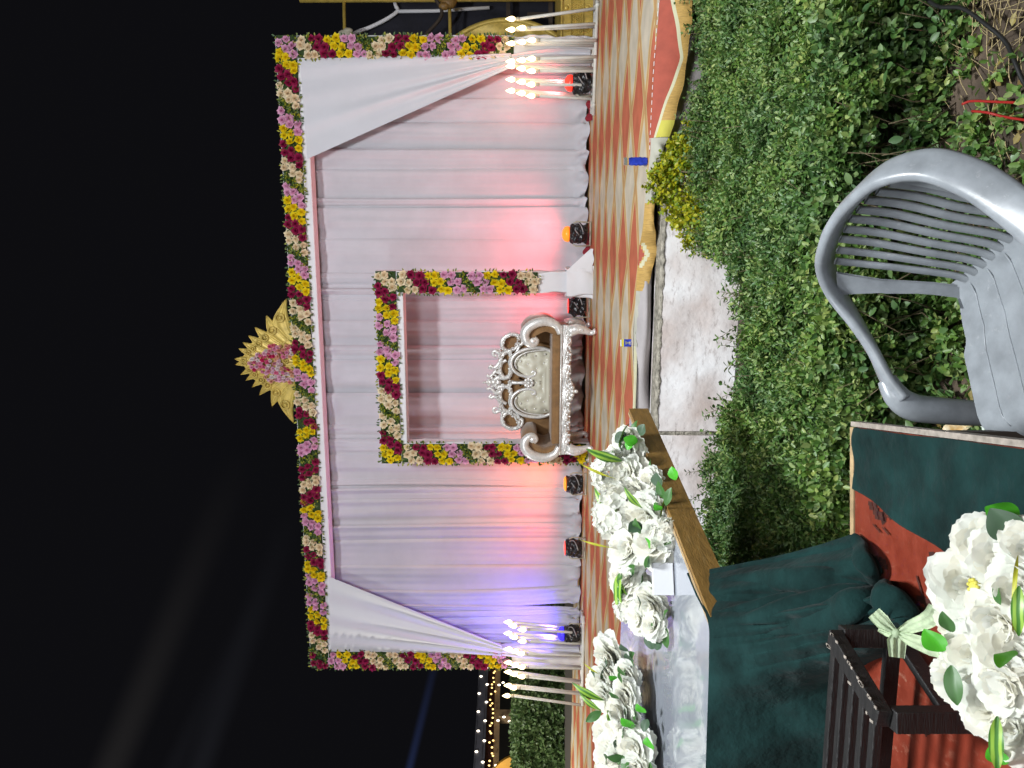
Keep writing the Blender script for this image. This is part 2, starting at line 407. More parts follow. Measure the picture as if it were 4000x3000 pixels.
def carpet_mat():
    m = mat("diamond_carpet", (0.4, 0.1, 0.06), 1.0, spec=0.05, bump=0.3, bscale=150, bdist=0.004)
    nt = m.node_tree; b = nt.nodes["Principled BSDF"]; ln = nt.links.new
    tc = _n(nt, "ShaderNodeTexCoord"); sp = _n(nt, "ShaderNodeSeparateXYZ"); ln(tc.outputs["Object"], sp.inputs[0])
    def mth(op, a, b_=None, c=None):
        n = _n(nt, "ShaderNodeMath", operation=op)
        for i, x in enumerate((a, b_, c)):
            if x is None: continue
            if isinstance(x, (int, float)): n.inputs[i].default_value = x
            else: ln(x, n.inputs[i])
        return n.outputs[0]
    # a little wobble: the carpet does not lie dead straight
    nz = _n(nt, "ShaderNodeTexNoise"); nz.inputs["Scale"].default_value = 1.3; ln(tc.outputs["Object"], nz.inputs["Vector"])
    wob = mth('MULTIPLY', mth('SUBTRACT', nz.outputs["Fac"], 0.5), 0.10)
    u = mth('DIVIDE', mth('ADD', mth('SUBTRACT', sp.outputs[0], 5.23), wob), 1.05)
    v = mth('DIVIDE', mth('ADD', mth('ADD', sp.outputs[1], 3.13), wob), 0.56)
    a = mth('ADD', mth('ADD', u, v), 0.5); c = mth('ADD', mth('SUBTRACT', u, v), 0.5)
    par = mth('FLOORED_MODULO', mth('ADD', mth('FLOOR', a), mth('FLOOR', c)), 2.0)
    da = mth('ABSOLUTE', mth('SUBTRACT', mth('FRACT', a), 0.5)); dc = mth('ABSOLUTE', mth('SUBTRACT', mth('FRACT', c), 0.5))
    dm = mth('MAXIMUM', da, dc)               # 0.5 at a cell's edge
    band = mth('GREATER_THAN', dm, 0.435); line = mth('GREATER_THAN', dm, 0.405)
    def mix(f, x, y):
        n = _n(nt, "ShaderNodeMixRGB"); ln(f, n.inputs[0])
        for i, k in ((1, x), (2, y)):
            if isinstance(k, tuple): n.inputs[i].default_value = (*k, 1)
            else: ln(k, n.inputs[i])
        return n.outputs[0]
    c0 = mix(par, (0.50, 0.145, 0.082), (0.56, 0.49, 0.385))
    c1 = mix(line, c0, (0.62, 0.50, 0.25)); c2 = mix(band, c1, (0.52, 0.31, 0.14))
    n2 = _n(nt, "ShaderNodeTexNoise"); n2.inputs["Scale"].default_value = 5.0; n2.inputs["Detail"].default_value = 6; ln(tc.outputs["Object"], n2.inputs["Vector"])
    mr = _n(nt, "ShaderNodeMapRange"); mr.inputs["From Min"].default_value = 0.3; mr.inputs["From Max"].default_value = 0.7; mr.inputs["To Min"].default_value = 0.78; mr.inputs["To Max"].default_value = 1.1
    ln(n2.outputs["Fac"], mr.inputs[0])
    mu = _n(nt, "ShaderNodeMixRGB", blend_type='MULTIPLY'); mu.inputs[0].default_value = 1.0; ln(c2, mu.inputs[1]); ln(mr.outputs[0], mu.inputs[2])
    ln(mu.outputs[0], b.inputs["Base Color"])
    return m
M['carpet'] = carpet_mat()

def wall_mat():
    m = mat("whitewashed_concrete", (0.62, 0.58, 0.56), 0.85, bump=0.35, bscale=18, bdist=0.02)
    nt = m.node_tree; b = nt.nodes["Principled BSDF"]; ln = nt.links.new
    tc = _n(nt, "ShaderNodeTexCoord")
    mp = _n(nt, "ShaderNodeMapping"); mp.inputs["Scale"].default_value = (1.0, 1.0, 2.6); ln(tc.outputs["Object"], mp.inputs[0])
    n1 = _n(nt, "ShaderNodeTexNoise"); n1.inputs["Scale"].default_value = 10; n1.inputs["Detail"].default_value = 9; n1.inputs["Roughness"].default_value = 0.72; ln(mp.outputs[0], n1.inputs["Vector"])
    r1 = _n(nt, "ShaderNodeValToRGB"); r1.color_ramp.elements[0].position = 0.535; r1.color_ramp.elements[0].color = (0, 0, 0, 1); r1.color_ramp.elements[1].position = 0.70; r1.color_ramp.elements[1].color = (1, 1, 1, 1)
    ln(n1.outputs["Fac"], r1.inputs[0])
    n2 = _n(nt, "ShaderNodeTexNoise"); n2.inputs["Scale"].default_value = 3.0; n2.inputs["Detail"].default_value = 6; ln(tc.outputs["Object"], n2.inputs["Vector"])
    r2 = _n(nt, "ShaderNodeValToRGB"); r2.color_ramp.elements[0].position = 0.3; r2.color_ramp.elements[0].color = (0.56, 0.47, 0.43, 1); r2.color_ramp.elements[1].position = 0.66; r2.color_ramp.elements[1].color = (0.84, 0.83, 0.83, 1)
    ln(n2.outputs["Fac"], r2.inputs[0])
    mx = _n(nt, "ShaderNodeMixRGB"); ln(r1.outputs[0], mx.inputs[0]); ln(r2.outputs[0], mx.inputs[1]); mx.inputs[2].default_value = (0.38, 0.33, 0.31, 1)
    ln(mx.outputs[0], b.inputs["Base Color"])
    return m
M['whitewash'] = wall_mat()
M['rough_stone'] = mat("rough_mortar", (0.36, 0.33, 0.27), 0.95, var=0.6, vscale=22, bump=1.0, bscale=40, bdist=0.02)

# ------------------------------------------------------------------ the setting
g = MB(); g.grid(lambda u, v: (-100 + 200 * u, -60 + 220 * v, 0), 2, 2)
tag(g.build("ground", M['paving'], smooth=False), kind='structure')
def soil_z(x, y):
    return 0.012 + 0.02 * math.sin(x * 5.1 + y * 2.3) * math.sin(y * 4.7 - x * 1.9) + 0.012 * math.sin(x * 13 + 1.7 * y) * math.cos(y * 11)
g = MB(); g.grid(lambda u, v: (-3 + 7 * u, 0.3 + 4.8 * v, 0.02 + max(0.0, soil_z(-3 + 7 * u, 0.3 + 4.8 * v))), 110, 80)
tag(g.build("soil_bed", M['soil']), kind='structure')

STAGE_LOC, STAGE_ROT = E0, (0, 0, TH)
def interp(x, xs, ys): return float(np.interp(x, xs, ys))
ES = [-5, 3, 4.44, 4.71, 5.09, 5.34, 5.44, 5.61, 5.77, 5.92, 6.385, 6.79, 9, 12]
ET = [-3.33, -3.33, -3.35, -3.28, -3.33, -3.40, -3.52, -3.56, -3.63, -3.70, -3.74, -3.84, -4.0, -4.0]
def tedge(s): return interp(s, ES, ET)
HS = [-5, 4.4, 4.7, 4.95, 5.09, 5.2, 5.3, 5.4, 5.5, 5.7, 5.92, 6.1, 6.3, 6.5, 6.8, 12]
HD = [.02, .02, .025, .05, .085, .10, .12, .09, .06, .055, .07, .13, .17, .19, .19, .2]

stg = thing("stage_platform", "low event stage platform under the diamond carpet", "stage", STAGE_LOC, TH)
g = MB(); g.box(-5, 12, -3.30, 3.0, -.09, -.006); g.build("deck", M['stage_side'], stg, smooth=False)
for s in (-4, -1, 2, 5, 8, 11):
    g = MB(); g.box(s - .05, s + .05, -3.2, 2.9, -.644, -.09); g.build("bearer", M['stage_side'], stg, smooth=False)

cp = thing("carpet", "stage carpet with red and beige diamonds outlined in ochre, draped over the front edge", "carpet", STAGE_LOC, TH)
g = MB()
def cpt(u, v):
    s = -5 + 17 * u; t0 = tedge(s); t = t0 + (1.2 - t0) * v
    return (s, t, 0.003 * math.sin(s * 3.1 + t * 2) + 0.002 * math.sin(s * 9 - t * 5))
g.grid(cpt, 220, 34); g.build("carpet_field", M['carpet'], cp)
def hem(s0, s1, n, mfn, name, mats, wob, fold=0.0, rough=0.0):
    def fn(u, v):
        s = s0 + (s1 - s0) * u; h = interp(s, HS, HD)
        e = min(1, 8 * min(u, 1 - u) + .15)
        out = wob * math.sin(v * PI * .62) + fold * v * math.sin(s * 62 + 5 * v) * e
        return (s, tedge(s) - .004 - out, .002 - h * v - rough * math.sin(s * 21) * v)
    g = MB(); g.grid(fn, n, 10, mfn=mfn); return g.build(name, mats, cp)
HM = [M['hem_red'], M['hem_cream'], M['hem_ochre'], M['hem_yellow'], M['hem_grey']]
def hem_right(u, v):
    s = 6.02 + (12 - 6.02) * u
    p = ((s - 6.47 + 5.25) % 1.05) / 1.05; tri = 1 - abs(p - .5 if False else (p if p < .5 else 1 - p)) * 2   # a red tooth at every carpet diamond
    lim = .18 + .72 * tri
    if v < lim - .10: return 0
    if v < lim: return 1
    return 3 if .40 < p < .60 else 2
def hem_band(s0, s1, n, vlo, vhi, name, m, wob, rows):
    def fn(u, v):
        s = s0 + (s1 - s0) * u; h = interp(s, HS, HD); w = vlo(s) + (vhi(s) - vlo(s)) * v
        return (s, tedge(s) - .004 - wob * math.sin(w * PI * .62) - .006 * w * math.sin(s * 37), .002 - h * w - .004 * math.sin(s * 21) * w)
    g = MB(); g.grid(fn, n, rows); g.build(name, m, cp)
def tooth(s):
    p = ((s - 6.47 + 5.25) % 1.05) / 1.05; return .14 + .74 * (1 - 2 * min(p, 1 - p))
hem_band(6.02, 12, 300, lambda s: 0, lambda s: tooth(s) - .11, "red_hem", M['hem_red'], .06, 8)
hem_band(6.02, 12, 300, lambda s: tooth(s) - .11, tooth, "cream_border", M['hem_cream'], .06, 3)
hem_band(6.12, 12, 300, tooth, lambda s: 1, "ochre_hem", M['hem_ochre'], .06, 6)
hem_band(6.02, 6.12, 20, tooth, lambda s: 1, "yellow_hem", M['hem_yellow'], .06, 6)
hem(5.62, 6.02, 60, lambda u, v: 4, "gathered_hem", HM, .035, .016)
hem(5.02, 5.62, 80, lambda u, v: 1 if (v < .30 + .3 * max(0, 1 - abs(u - .42) * 7) and v > .3 * max(0, 1 - abs(u - .42) * 7) + .06 and abs(u - .42) < .14) else (0 if v < .3 * max(0, 1 - abs(u - .42) * 7) and abs(u - .42) < .14 else 2), "ochre_hem", HM, .05, .006)
hem(4.62, 5.02, 60, lambda u, v: 4, "gathered_hem", HM, .03, .012)
hem(-5, 4.62, 120, lambda u, v: 1, "flat_hem", HM, .004)
# white seam stitching near the front edge at the right
g = MB()
for i in range(60):
    s = 5.95 + i * .045; z = .006; g.bar((s, tedge(s) + .006, z), (s + .026, tedge(s + .026) + .006, z), .005, .003)
tag(g.build("seam_stitching", M['white_cloth'], cp, smooth=False), kind='stuff')

sk = MB()
def skf(u, v):
    s = -5 + 10.4 * u; h = .115 + .015 * math.sin(s * 2.3)
    return (s, -3.315 - .05 * math.sin(v * PI) * (1 + .6 * math.sin(s * 4.2)) - .02 * math.sin(s * 9 + v * 3) * v, -.012 - h * v)
sk.grid(skf, 200, 8)
o = sk.build("stage_skirt", M['skirt_cloth'], None, STAGE_LOC, rot=STAGE_ROT)
tag(o, "greyish white cloth strip hanging under the carpet above the whitewashed wall", "cloth")

wl = thing("low_wall", "whitewashed low concrete wall with a rough top in front of the stage", "wall", L(0, 0, -ZS), TH)
def wallpanel(s0, s1):
    g = MB()
    g.grid(lambda u, v: (s0 + (s1 - s0) * u, -3.62 + .006 * math.sin(u * 40) * math.sin(v * 9), .525 * v), int((s1 - s0) * 14), 8)
    g.grid(lambda u, v: (s0 + (s1 - s0) * u, -3.62 + .28 * v, .525), 4, 1)
    b = 0; g.box(s0 + .001, s1 - .001, -3.60, -3.34, 0, .515)
    return g.build("wall_panel", M['whitewash'], wl)
wallpanel(4.065, 10.5); wallpanel(-5, 4.03)
g = MB(); g.box(4.03, 4.065, -3.60, -3.36, 0, .5); g.build("wall_joint", M['rough_stone'], wl, smooth=False)
for k, (s0, s1) in enumerate(((4.065, 10.5), (-5, 4.03))):
    def cop(u, v):
        s = s0 + (s1 - s0) * u
        j = .5 + .5 * math.sin(s * 31) * math.sin(s * 13.7 + 1) + .35 * math.sin(s * 77)
        prof = ((-3.622, .520 - .012 * j), (-3.630 - .006 * j, .528), (-3.60, .538 + .005 * j), (-3.45, .54), (-3.36, .52))[int(round(v * 4))]
        return (s, prof[0], prof[1])
    g = MB(); g.grid(cop, int((s1 - s0) * 45), 4); g.build("rough_coping", M['rough_stone'], wl)

# ------------------------------------------------------------------ backdrop
def fabric_grid(fn, nu, nv): g = MB(); g.grid(fn, nu, nv); return g
bf = thing("backdrop_frame", "tall white cloth wrapped stage frame of two columns and a top beam", "frame", E0, TH)
g = MB(); g.box(.005, 7.475, .0, .19, 3.105, 3.42); g.build("top_beam", M['white_cloth'], bf, smooth=False, bevel=.008)
def clothcol(s0, s1, t0, t1, z0, z1, seed, amp=.006):
    r = random.Random(seed); ph = [r.uniform(0, 6) for _ in range(6)]
    c = ((s0 + s1) / 2, (t0 + t1) / 2); hw, hd = (s1 - s0) / 2, (t1 - t0) / 2
    def fn(u, v):
        a = 2 * PI * u; ca, sa = math.cos(a), math.sin(a)
        x = math.copysign(abs(ca) ** .25, ca) * hw; y = math.copysign(abs(sa) ** .25, sa) * hd
        z = z0 + (z1 - z0) * v
        w = amp * (math.sin(z * 15 + a * 2 + ph[0]) + math.sin(z * 29 - a * 3 + ph[1]) * .6 + math.sin(a * 5 + ph[2] + z * 4)) * (1.8 - v)
        return (c[0] + x * (1 + w / hw), c[1] + y * (1 + w / hd), z)
    g = MB(); g.grid(fn, 48, max(8, int((z1 - z0) * 22)), closed_u=True); return g
clothcol(.0, .235, .0, .19, 0, 3.10, 1).build("column", M['white_cloth'], bf)
clothcol(7.24, 7.475, .0, .19, 0, 3.10, 2).build("column", M['white_cloth'], bf)

ct = thing("stage_curtain", "wide white pleated curtain behind the sofa washed with coloured light", "curtain", E0, TH)
r = random.Random(4)
edges = [0.2]
while edges[-1] < 7.2:
    edges.append(edges[-1] + r.choice([.10, .14, .20, .26, .32, .18, .38]) * r.uniform(.85, 1.1))
edges[-1] = 7.28
for i in range(len(edges) - 1):
    a, b = edges[i], edges[i + 1]
    ph = [r.uniform(0, 6.28) for _ in range(8)]; lean = r.uniform(-.05, .05) if a < 2.8 else r.uniform(-.012, .012)
    amp = r.uniform(.005, .015); nf = r.uniform(.5, 1.9); step = r.uniform(.026, .058); sag = r.uniform(-.03, .03) if a < 2.6 else 0
    def fn(u, v, a=a, b=b, ph=ph, lean=lean, amp=amp, nf=nf, step=step, sag=sag):
        z = 3.12 * v
        s = a + (b - a + .03) * u + lean * (v - .5) * (1 - v) * 2 + sag * math.sin(v * PI)
        t = .258 - step * u ** 1.4 - .004 * math.sin(u * 23 + ph[3] + 1.7 * math.sin(z * .8 + ph[7])) * math.sin(z * .7 + ph[6]) - amp * math.sin(u * PI * 2 * nf + ph[0] + .35 * math.sin(z * 1.1 + ph[1])) * (.55 + .45 * math.sin(z * .9 + ph[2]) ** 2)
        if u > .93: t += .03 * (u - .93) / .07                     # the hem of each length turns back
        k = max(0.0, 1 - z / .24)                                     # it puddles on the carpet
        if k:
            t -= k * (.05 + .035 * math.sin(s * 23 + ph[3]) + .03 * math.sin(s * 41 + z * 22 + ph[4]) + .02 * math.sin(z * 60 + s * 9))
            s += k * .02 * math.sin(z * 40 + ph[5])
            z = z * .86 + .006 + k * .02 * (1 + math.sin(s * 17 + ph[6]))
        return (s, t, z)
    g = MB(); g.grid(fn, 18, 60); g.build("curtain_panel", M['curtain_cloth'], ct)

def corner_drape(name, s_in, s_out, s_g, z_top_in, z_top_out, z_g, lab, seed):
    r = random.Random(seed); ph = [r.uniform(0, 6.28) for _ in range(6)]
    d = thing(name, lab, "drape", E0, TH)
    def fn(u, v):
        tz = z_top_in + (z_top_out - z_top_in) * u; ts = s_in + (s_out - s_in) * u
        gs = s_g + (.15 * (u - .5)) * (1 if s_out > s_in else -1); gz = z_g + .01 * u
        w = v
        s = ts + (gs - ts) * w; z = tz + (gz - tz) * w
        A = .012 + .022 * w
        t = -.008 - A * (.5 + .5 * math.sin(u * 17 + ph[0] + 1.5 * u * u * 3)) - .012 * math.sin(u * 31 + ph[1]) * w - .02 * w
        return (s, t, z)
    g = MB(); g.grid(fn, 110, 50); g.build("swag", M['drape_cloth'], d)
    def tail(u, v):
        hw = .055 + .05 * v + .04 * math.sin(v * 3)
        s = s_g + (u - .5) * 2 * hw
        return (s, -.05 - .02 * math.sin(u * 19 + ph[2]) - .03 * v * math.sin(u * 8 + ph[3]), z_g + .005 - (z_g - .03) * v)
    g = MB(); g.grid(tail, 40, 40); g.build("tail", M['drape_cloth'], d)
corner_drape("corner_drape", 6.20, 7.245, 7.22, 3.135, 3.16, .88, "white gathered corner drape beside the red lit end of the curtain", 3)
corner_drape("corner_drape", 1.25, .225, .26, 3.135, 3.16, 1.0, "white gathered corner drape beside the violet lit end of the curtain", 8)

inf = thing("inner_frame", "smaller white cloth wrapped frame standing round the sofa", "frame", E0, TH)
T1 = -.45
g = MB(); g.box(2.84, 5.0, T1, T1 + .2, 2.06, 2.36); g.build("top_beam", M['white_cloth'], inf, smooth=False, bevel=.008)
clothcol(4.765, 4.995, T1, T1 + .2, .0, 2.06, 5, .004).build("column", M['white_cloth'], inf)
clothcol(2.845, 3.075, T1, T1 + .2, .0, 2.06, 6, .004).build("column", M['white_cloth'], inf)
clothcol(4.72, 5.03, T1 - .06, T1 + .24, .0, .29, 7, .008).build("wrapped_base", M['white_cloth'], inf)
def flap(u, v): return (5.02 + .26 * u * v, T1 - .05 - .08 * u * v + .02 * math.sin(u * 7), .30 - (.29 - .22 * u * (1 - v)) * (v * .6 + u * .4) - .0 * v)
g = MB(); g.grid(lambda u, v: (5.0 + .24 * u, T1 - .055 - .05 * u * v, (.30 - .26 * u) * (1 - v) + .012 * v + .008 * math.sin(u * 9) * v), 14, 8); g.build("cloth_corner", M['white_cloth'], inf)

# ---- small flowers of the bands
def petal_quad(V, F, base, d, n, ln, w, curl):
    side = d.cross(n).normalized()
    b = len(V)
    V += [base, base + d * ln * .55 + side * w + n * curl * .4, base + d * ln + n * curl, base + d * ln * .55 - side * w + n * curl * .4]
    F += [(b, b + 1, b + 2), (b, b + 2, b + 3)]
def small_flower(seed, rad=.042):
    r = random.Random(seed); V, F = [], []
    for (cnt, el, ln, h, wd) in ((7, .25, 1.0, .0, .36), (6, .6, .82, .2, .34), (5, 1.0, .6, .35, .28), (3, 1.35, .45, .45, .2)):
        for k in range(cnt):
            a = 2 * PI * (k + r.uniform(-.2, .2)) / cnt + el * 3; e = el + r.uniform(-.15, .15)
            d = Vector((math.cos(a) * math.cos(e), math.sin(a) * math.cos(e), math.sin(e)))
            n = Vector((-math.cos(a) * math.sin(e), -math.sin(a) * math.sin(e), math.cos(e)))
            petal_quad(V, F, Vector((0, 0, h * rad * .4)), d, n, rad * ln * r.uniform(.9, 1.1), rad * wd * 1.3, rad * r.uniform(.0, .2))
    me = MB().raw(V, F)
    return me
FLM = {}
for key, mm in (('Y', 'fl_yellow'), ('P', 'fl_pink'), ('M', 'fl_maroon'), ('C', 'fl_cream'), ('R', 'fl_rose')):
    FLM[key] = [small_flower(i * 7 + 1).mesh("flower_" + key, M[mm], False) for i in range(3)]
FNAME = {'Y': 'yellow_flower', 'P': 'pink_flower', 'M': 'maroon_flower', 'C': 'cream_flower'}

def leaf_cloud(name, P, D, N, ln, wd, m, parent=None, fold=.25, kind='stuff', loc=None, rot=None):
    """many folded leaves (two quads each) as one mesh; P base, D axis, N up"""
    P = np.asarray(P, float); D = np.asarray(D, float); N = np.asarray(N, float)
    k = len(P); ln = np.broadcast_to(ln, (k,))[:, None]; wd = np.broadcast_to(wd, (k,))[:, None]
    D = D / np.maximum(1e-9, np.linalg.norm(D, axis=1, keepdims=True))
    S = np.cross(D, N); S /= np.maximum(1e-9, np.linalg.norm(S, axis=1, keepdims=True)); U = np.cross(S, D)
    V = np.empty((k, 6, 3))
    V[:, 0] = P
    V[:, 1] = P + D * ln * .33 + S * wd + U * wd * fold
    V[:, 2] = P + D * ln * .72 + S * wd * .85 + U * wd * fold * .7
    V[:, 3] = P + D * ln - U * ln * .10
    V[:, 4] = P + D * ln * .72 - S * wd * .85 + U * wd * fold * .7
    V[:, 5] = P + D * ln * .33 - S * wd + U * wd * fold
    me = bpy.data.meshes.new(name)
    me.vertices.add(6 * k); me.vertices.foreach_set("co", V.reshape(-1))
    q = np.array([0, 1, 2, 3, 0, 3, 4, 5])
    idx = (np.arange(k)[:, None] * 6 + q[None]).reshape(-1)
    me.loops.add(8 * k); me.loops.foreach_set("vertex_index", idx.astype(np.int32))
    me.polygons.add(2 * k); me.polygons.foreach_set("loop_start", (np.arange(2 * k) * 4).astype(np.int32))
    try: me.polygons.foreach_set("loop_total", np.full(2 * k, 4, np.int32))
    except Exception: pass
    me.materials.append(m); me.update(calc_edges=True); me.validate()
    o = link(name, me, parent, loc, rot)
    if kind: o['kind'] = kind
    return o

def garland(lab, a, b, seq, skew, parent_loc, back=.02, wid=.235, group=None, t=0.0, seed=1, blk=.186, gblk=.105):
    """a flower band from a to b (s, z in the frame's own plane); seq of colour blocks, g = leaves"""
    r = random.Random(seed)
    A, B = Vector((a[0], 0, a[1])), Vector((b[0], 0, b[1]))
    ax = (B - A).normalized(); ln = (B - A).length; ac = Vector((ax.z, 0, -ax.x))
    mid = A
    th = thing("flower_garland", lab, "garland", parent_loc, TH, group)
    tot = sum(gblk if c == 'g' else blk for c in seq); k = ln / tot
    g = MB(); c0 = A + ac * 0
    p = [A + ac * wid * .46, B + ac * wid * .46, B - ac * wid * .46, A - ac * wid * .46]
    V = [Vector((q.x, t - .004, q.z)) for q in p] + [Vector((q.x, t - .016, q.z)) for q in p]
    g.raw(V, [(0, 1, 2, 3), (7, 6, 5, 4), (0, 4, 5, 1), (1, 5, 6, 2), (2, 6, 7, 3), (3, 7, 4, 0)]); g.build("backing_mat", M['backing'], th, smooth=False)
    LP, LD, LN = [], [], []
    def leaf(q, spread=1.0):
        an = r.uniform(0, 2 * PI); e = r.uniform(.1, 1.1)
        LP.append((q.x, t - .018 - r.uniform(0, .02) * spread, q.z)); LD.append((math.cos(an) * math.cos(e), -math.sin(e), math.sin(an) * math.cos(e))); LN.append((r.uniform(-.4, .4), -1, r.uniform(-.4, .4)))
    x = 0.0
    for ci, c in enumerate(seq):
        w = (gblk if c == 'g' else blk) * k * (1 + .12 * math.sin(ci * 2.7 + seed))
        sk = skew[ci] if hasattr(skew, '__len__') else skew
        if c == 'g':
            for _ in range(70):
                q0 = r.uniform(-1, 1); q = A + ax * (x + r.uniform(0, w) + q0 * sk * .5) + ac * q0 * wid * .45
                leaf(q, 2.0)
        else:
            for row in (-1, 0, 1):
                for j in range(2):
                    q = A + ax * (x + w * (.27 + .46 * j) + row * sk * .5 + r.uniform(-.012, .012)) + ac * (row * wid * .325 + r.uniform(-.011, .011))
                    al = (q - A).dot(ax)
                    if al < .015 or al > ln - .015: continue
                    sc = r.uniform(1.14, 1.46)
                    link(FNAME[c], r.choice(FLM[c]), th, (q.x, t - .022 - r.uniform(0, .012), q.z), (PI / 2 + r.uniform(-.35, .35), r.uniform(0, 6.28), r.uniform(-.35, .35)), sc)
            for _ in range(30):
                q0 = r.uniform(-1, 1); leaf(A + ax * (x + r.uniform(0, w)) + ac * q0 * wid * .46, 1.0)
        x += w
    for _ in range(int(ln * 34)):                                       # the fringe along both edges
        sd = r.choice((-1, 1)); q = A + ax * r.uniform(0, ln) + ac * sd * wid * .49
        LP.append((q.x, t - .014, q.z)); d = ac * sd + ax * r.uniform(-.8, .8); LD.append((d.x, -.3, d.z)); LN.append((0, -1, 0))
    kk = len(LP)
    leaf_cloud("leaf_filler", LP, LD, LN, rng.uniform(.028, .045, kk), rng.uniform(.007, .011, kk), M['leaf_garland'], th)
    return th
S1 = -.13
top_seq = "PYMCgPYMCgPYMCgPYMCgCMYPgCMYPgCMYPMgCMYPgCMPYgPYMCg CM".replace(" ", "")
top_seq = top_seq.replace("", "")
garland("long flower garland of yellow, pink, cream and maroon blooms under the gold crest", (7.475, 3.30), (0.0, 3.30), "PYMCgPYMCgPYMCgPYMCgCMYPgCMYPgMCMYPgCMYPgPYMCgM", [S1] * 27 + [.08] * 6 + [S1] * 20, E0, t=0.0, seed=21)
garland("upright flower garland on the outer column at the red lit end of the stage", (7.357, 3.18), (7.357, .86), "CMYPgCMYPgPYMC", [.13] * 5 + [-.13] * 20, E0, t=0.0, seed=22)
garland("upright flower garland on the outer column at the violet lit end of the stage", (.118, 3.18), (.118, .88), "PYMCgCMYPgCMYP", [.13] * 30, E0, t=0.0, seed=23)
garland("short flower garland across the top of the inner frame above the sofa", (5.0, 2.243), (2.84, 2.243), "CMYPgPYMCgCMY", S1, E0, t=T1, seed=24)
garland("flower garland on the inner column that stops above a white wrapped foot", (4.88, 2.12), (4.88, .60), "CMYPgPYMC", [.13] * 9, E0, t=T1, seed=25)
garland("flower garland on the inner column that runs down behind the sofa to the carpet", (2.96, 2.12), (2.96, .04), "CMYPgCMYPgCMY", [.13] * 20, E0, t=T1, seed=26)

# ---- gold crest on the top beam
cr = thing("crest", "gold leaf shaped crest with feathers and small roses on top of the beam", "ornament", L(3.93, .03, 3.40), TH)
def feather(base, tip, wid, bend):
    base, tip = Vector(base), Vector(tip); ax = tip - base; ln = ax.length; ax.normalize(); sd = Vector((-ax.y, ax.x))
    def pos(u, w):
        c = base + ax * ln * u + sd * bend * math.sin(u * PI) * ln
        hw = wid * ((.55 + .45 * math.sin(u / .55 * PI / 2)) if u < .50 else max(0.0, 1 - (u - .50) / .50) ** .85)
        return c + sd * hw * w
    def fn(u, v):
        w = 2 * v - 1; p = pos(u, w)
        rel = .030 + .022 * math.exp(-((abs(w) - .82) / .16) ** 2) + .010 * math.cos(w * 3) - (.02 if abs(w) > .99 else 0)
        return (p.x, -rel, p.y)
    g = MB(); g.grid(fn, 22, 12)
    g.grid(lambda u, v: (pos(u, 2 * v - 1).x, -.012, pos(u, 2 * v - 1).y), 22, 2)
    c = pos(.6, 0); rr = wid * .46
    g.tube([(c.x + rr * math.cos(a), -.048, c.y + rr * math.sin(a)) for a in np.linspace(0, 2 * PI, 17)[:-1]], .010, 6, closed=True)
    g.ball((c.x, -.045, c.y), (rr * .55, .02, rr * .55), 8, 5)
    return g
tips = [(.73, .06), (.535, .30), (.40, .44), (.305, .52), (.225, .59), (.155, .645), (.035, .70)]
bases = [(.22, .0), (.20, .04), (.16, .12), (.12, .21), (.08, .29), (.05, .36), (.0, .42)]
wids = [.105, .098, .080, .070, .062, .056, .058]; bends = [.22, .14, .08, .06, .05, .04, .02]
for sg in (1, -1):
    for tp, bs, w, bd_ in zip(tips, bases, wids, bends):
        feather((bs[0] * sg, bs[1]), (tp[0] * sg, tp[1]), w, bd_ * sg).build("feather", M['gold'], cr)
out = [(-.5, .0), (.5, .0), (.42, .2), (.32, .36), (.2, .52), (.0, .64), (-.2, .52), (-.32, .36), (-.42, .2)]
g = MB(); V = [(x, -.012, z) for x, z in out] + [(x, .02, z) for x, z in out]; n = len(out)
g.raw(V, [tuple(range(n)), tuple(range(2 * n - 1, n - 1, -1))] + [(i, i + n, (i + 1) % n + n, (i + 1) % n) for i in range(n)]); g.build("backing_plate", M['gold'], cr, smooth=False)
for sg in (1, -1):
    for q in range(4):
        pts = catmull([(.02 * sg, -.03, .50 - q * .05), (.10 * sg + .02 * q * sg, -.035, .34 - .04 * q), (.17 * sg + .02 * q * sg, -.035, .16 - .02 * q), (.30 * sg, -.03, .04)], 6)
        g = MB(); g.tube(pts, [.006, .011, .011, .006], 6); g.build("rib", M['gold'], cr)
feather((0, .0), (.02, .18), .06, 0).build("centre_leaf", M['gold'], cr)
r = random.Random(9); pl = []; tries = 0
while len(pl) < 82 and tries < 6000:
    tries += 1
    z = r.uniform(.02, .52); x = r.uniform(-.24, .20); w = .21 * min(1, (.56 - z) / .3) + .01
    if abs(x + .02) > w: continue
    if z < .15 and abs(x - .01) < .055: continue
    if any((x - a) ** 2 + (z - b) ** 2 < .034 ** 2 for a, b in pl): continue
    pl.append((x, z)); link("rose", r.choice(FLM['R']), cr, (x, -.055 - r.uniform(0, .03), z), (PI / 2 + r.uniform(-.5, .5), r.uniform(0, 6), r.uniform(-.5, .5)), r.uniform(.62, .85))

# ------------------------------------------------------------------ sofa
SX = 3.76; SY = -.86
sf = thing("sofa", "carved silver wedding sofa with brown velvet and a cream buttoned heart shaped back", "sofa", L(SX, SY, 0), TH)
def rbox(name, x0, x1, y0, y1, z0, z1, m, bev=.02, par=None):
    g = MB(); g.box(x0, x1, y0, y1, z0, z1); return g.build(name, m, par or sf, smooth=False, bevel=bev)
rbox("seat_cushion", -.61, .61, .05, .60, .355, .455, M['brown_velvet'], .03)
rbox("seat_base", -.66, .66, .06, .66, .255, .355, M['brown_velvet'], .01)
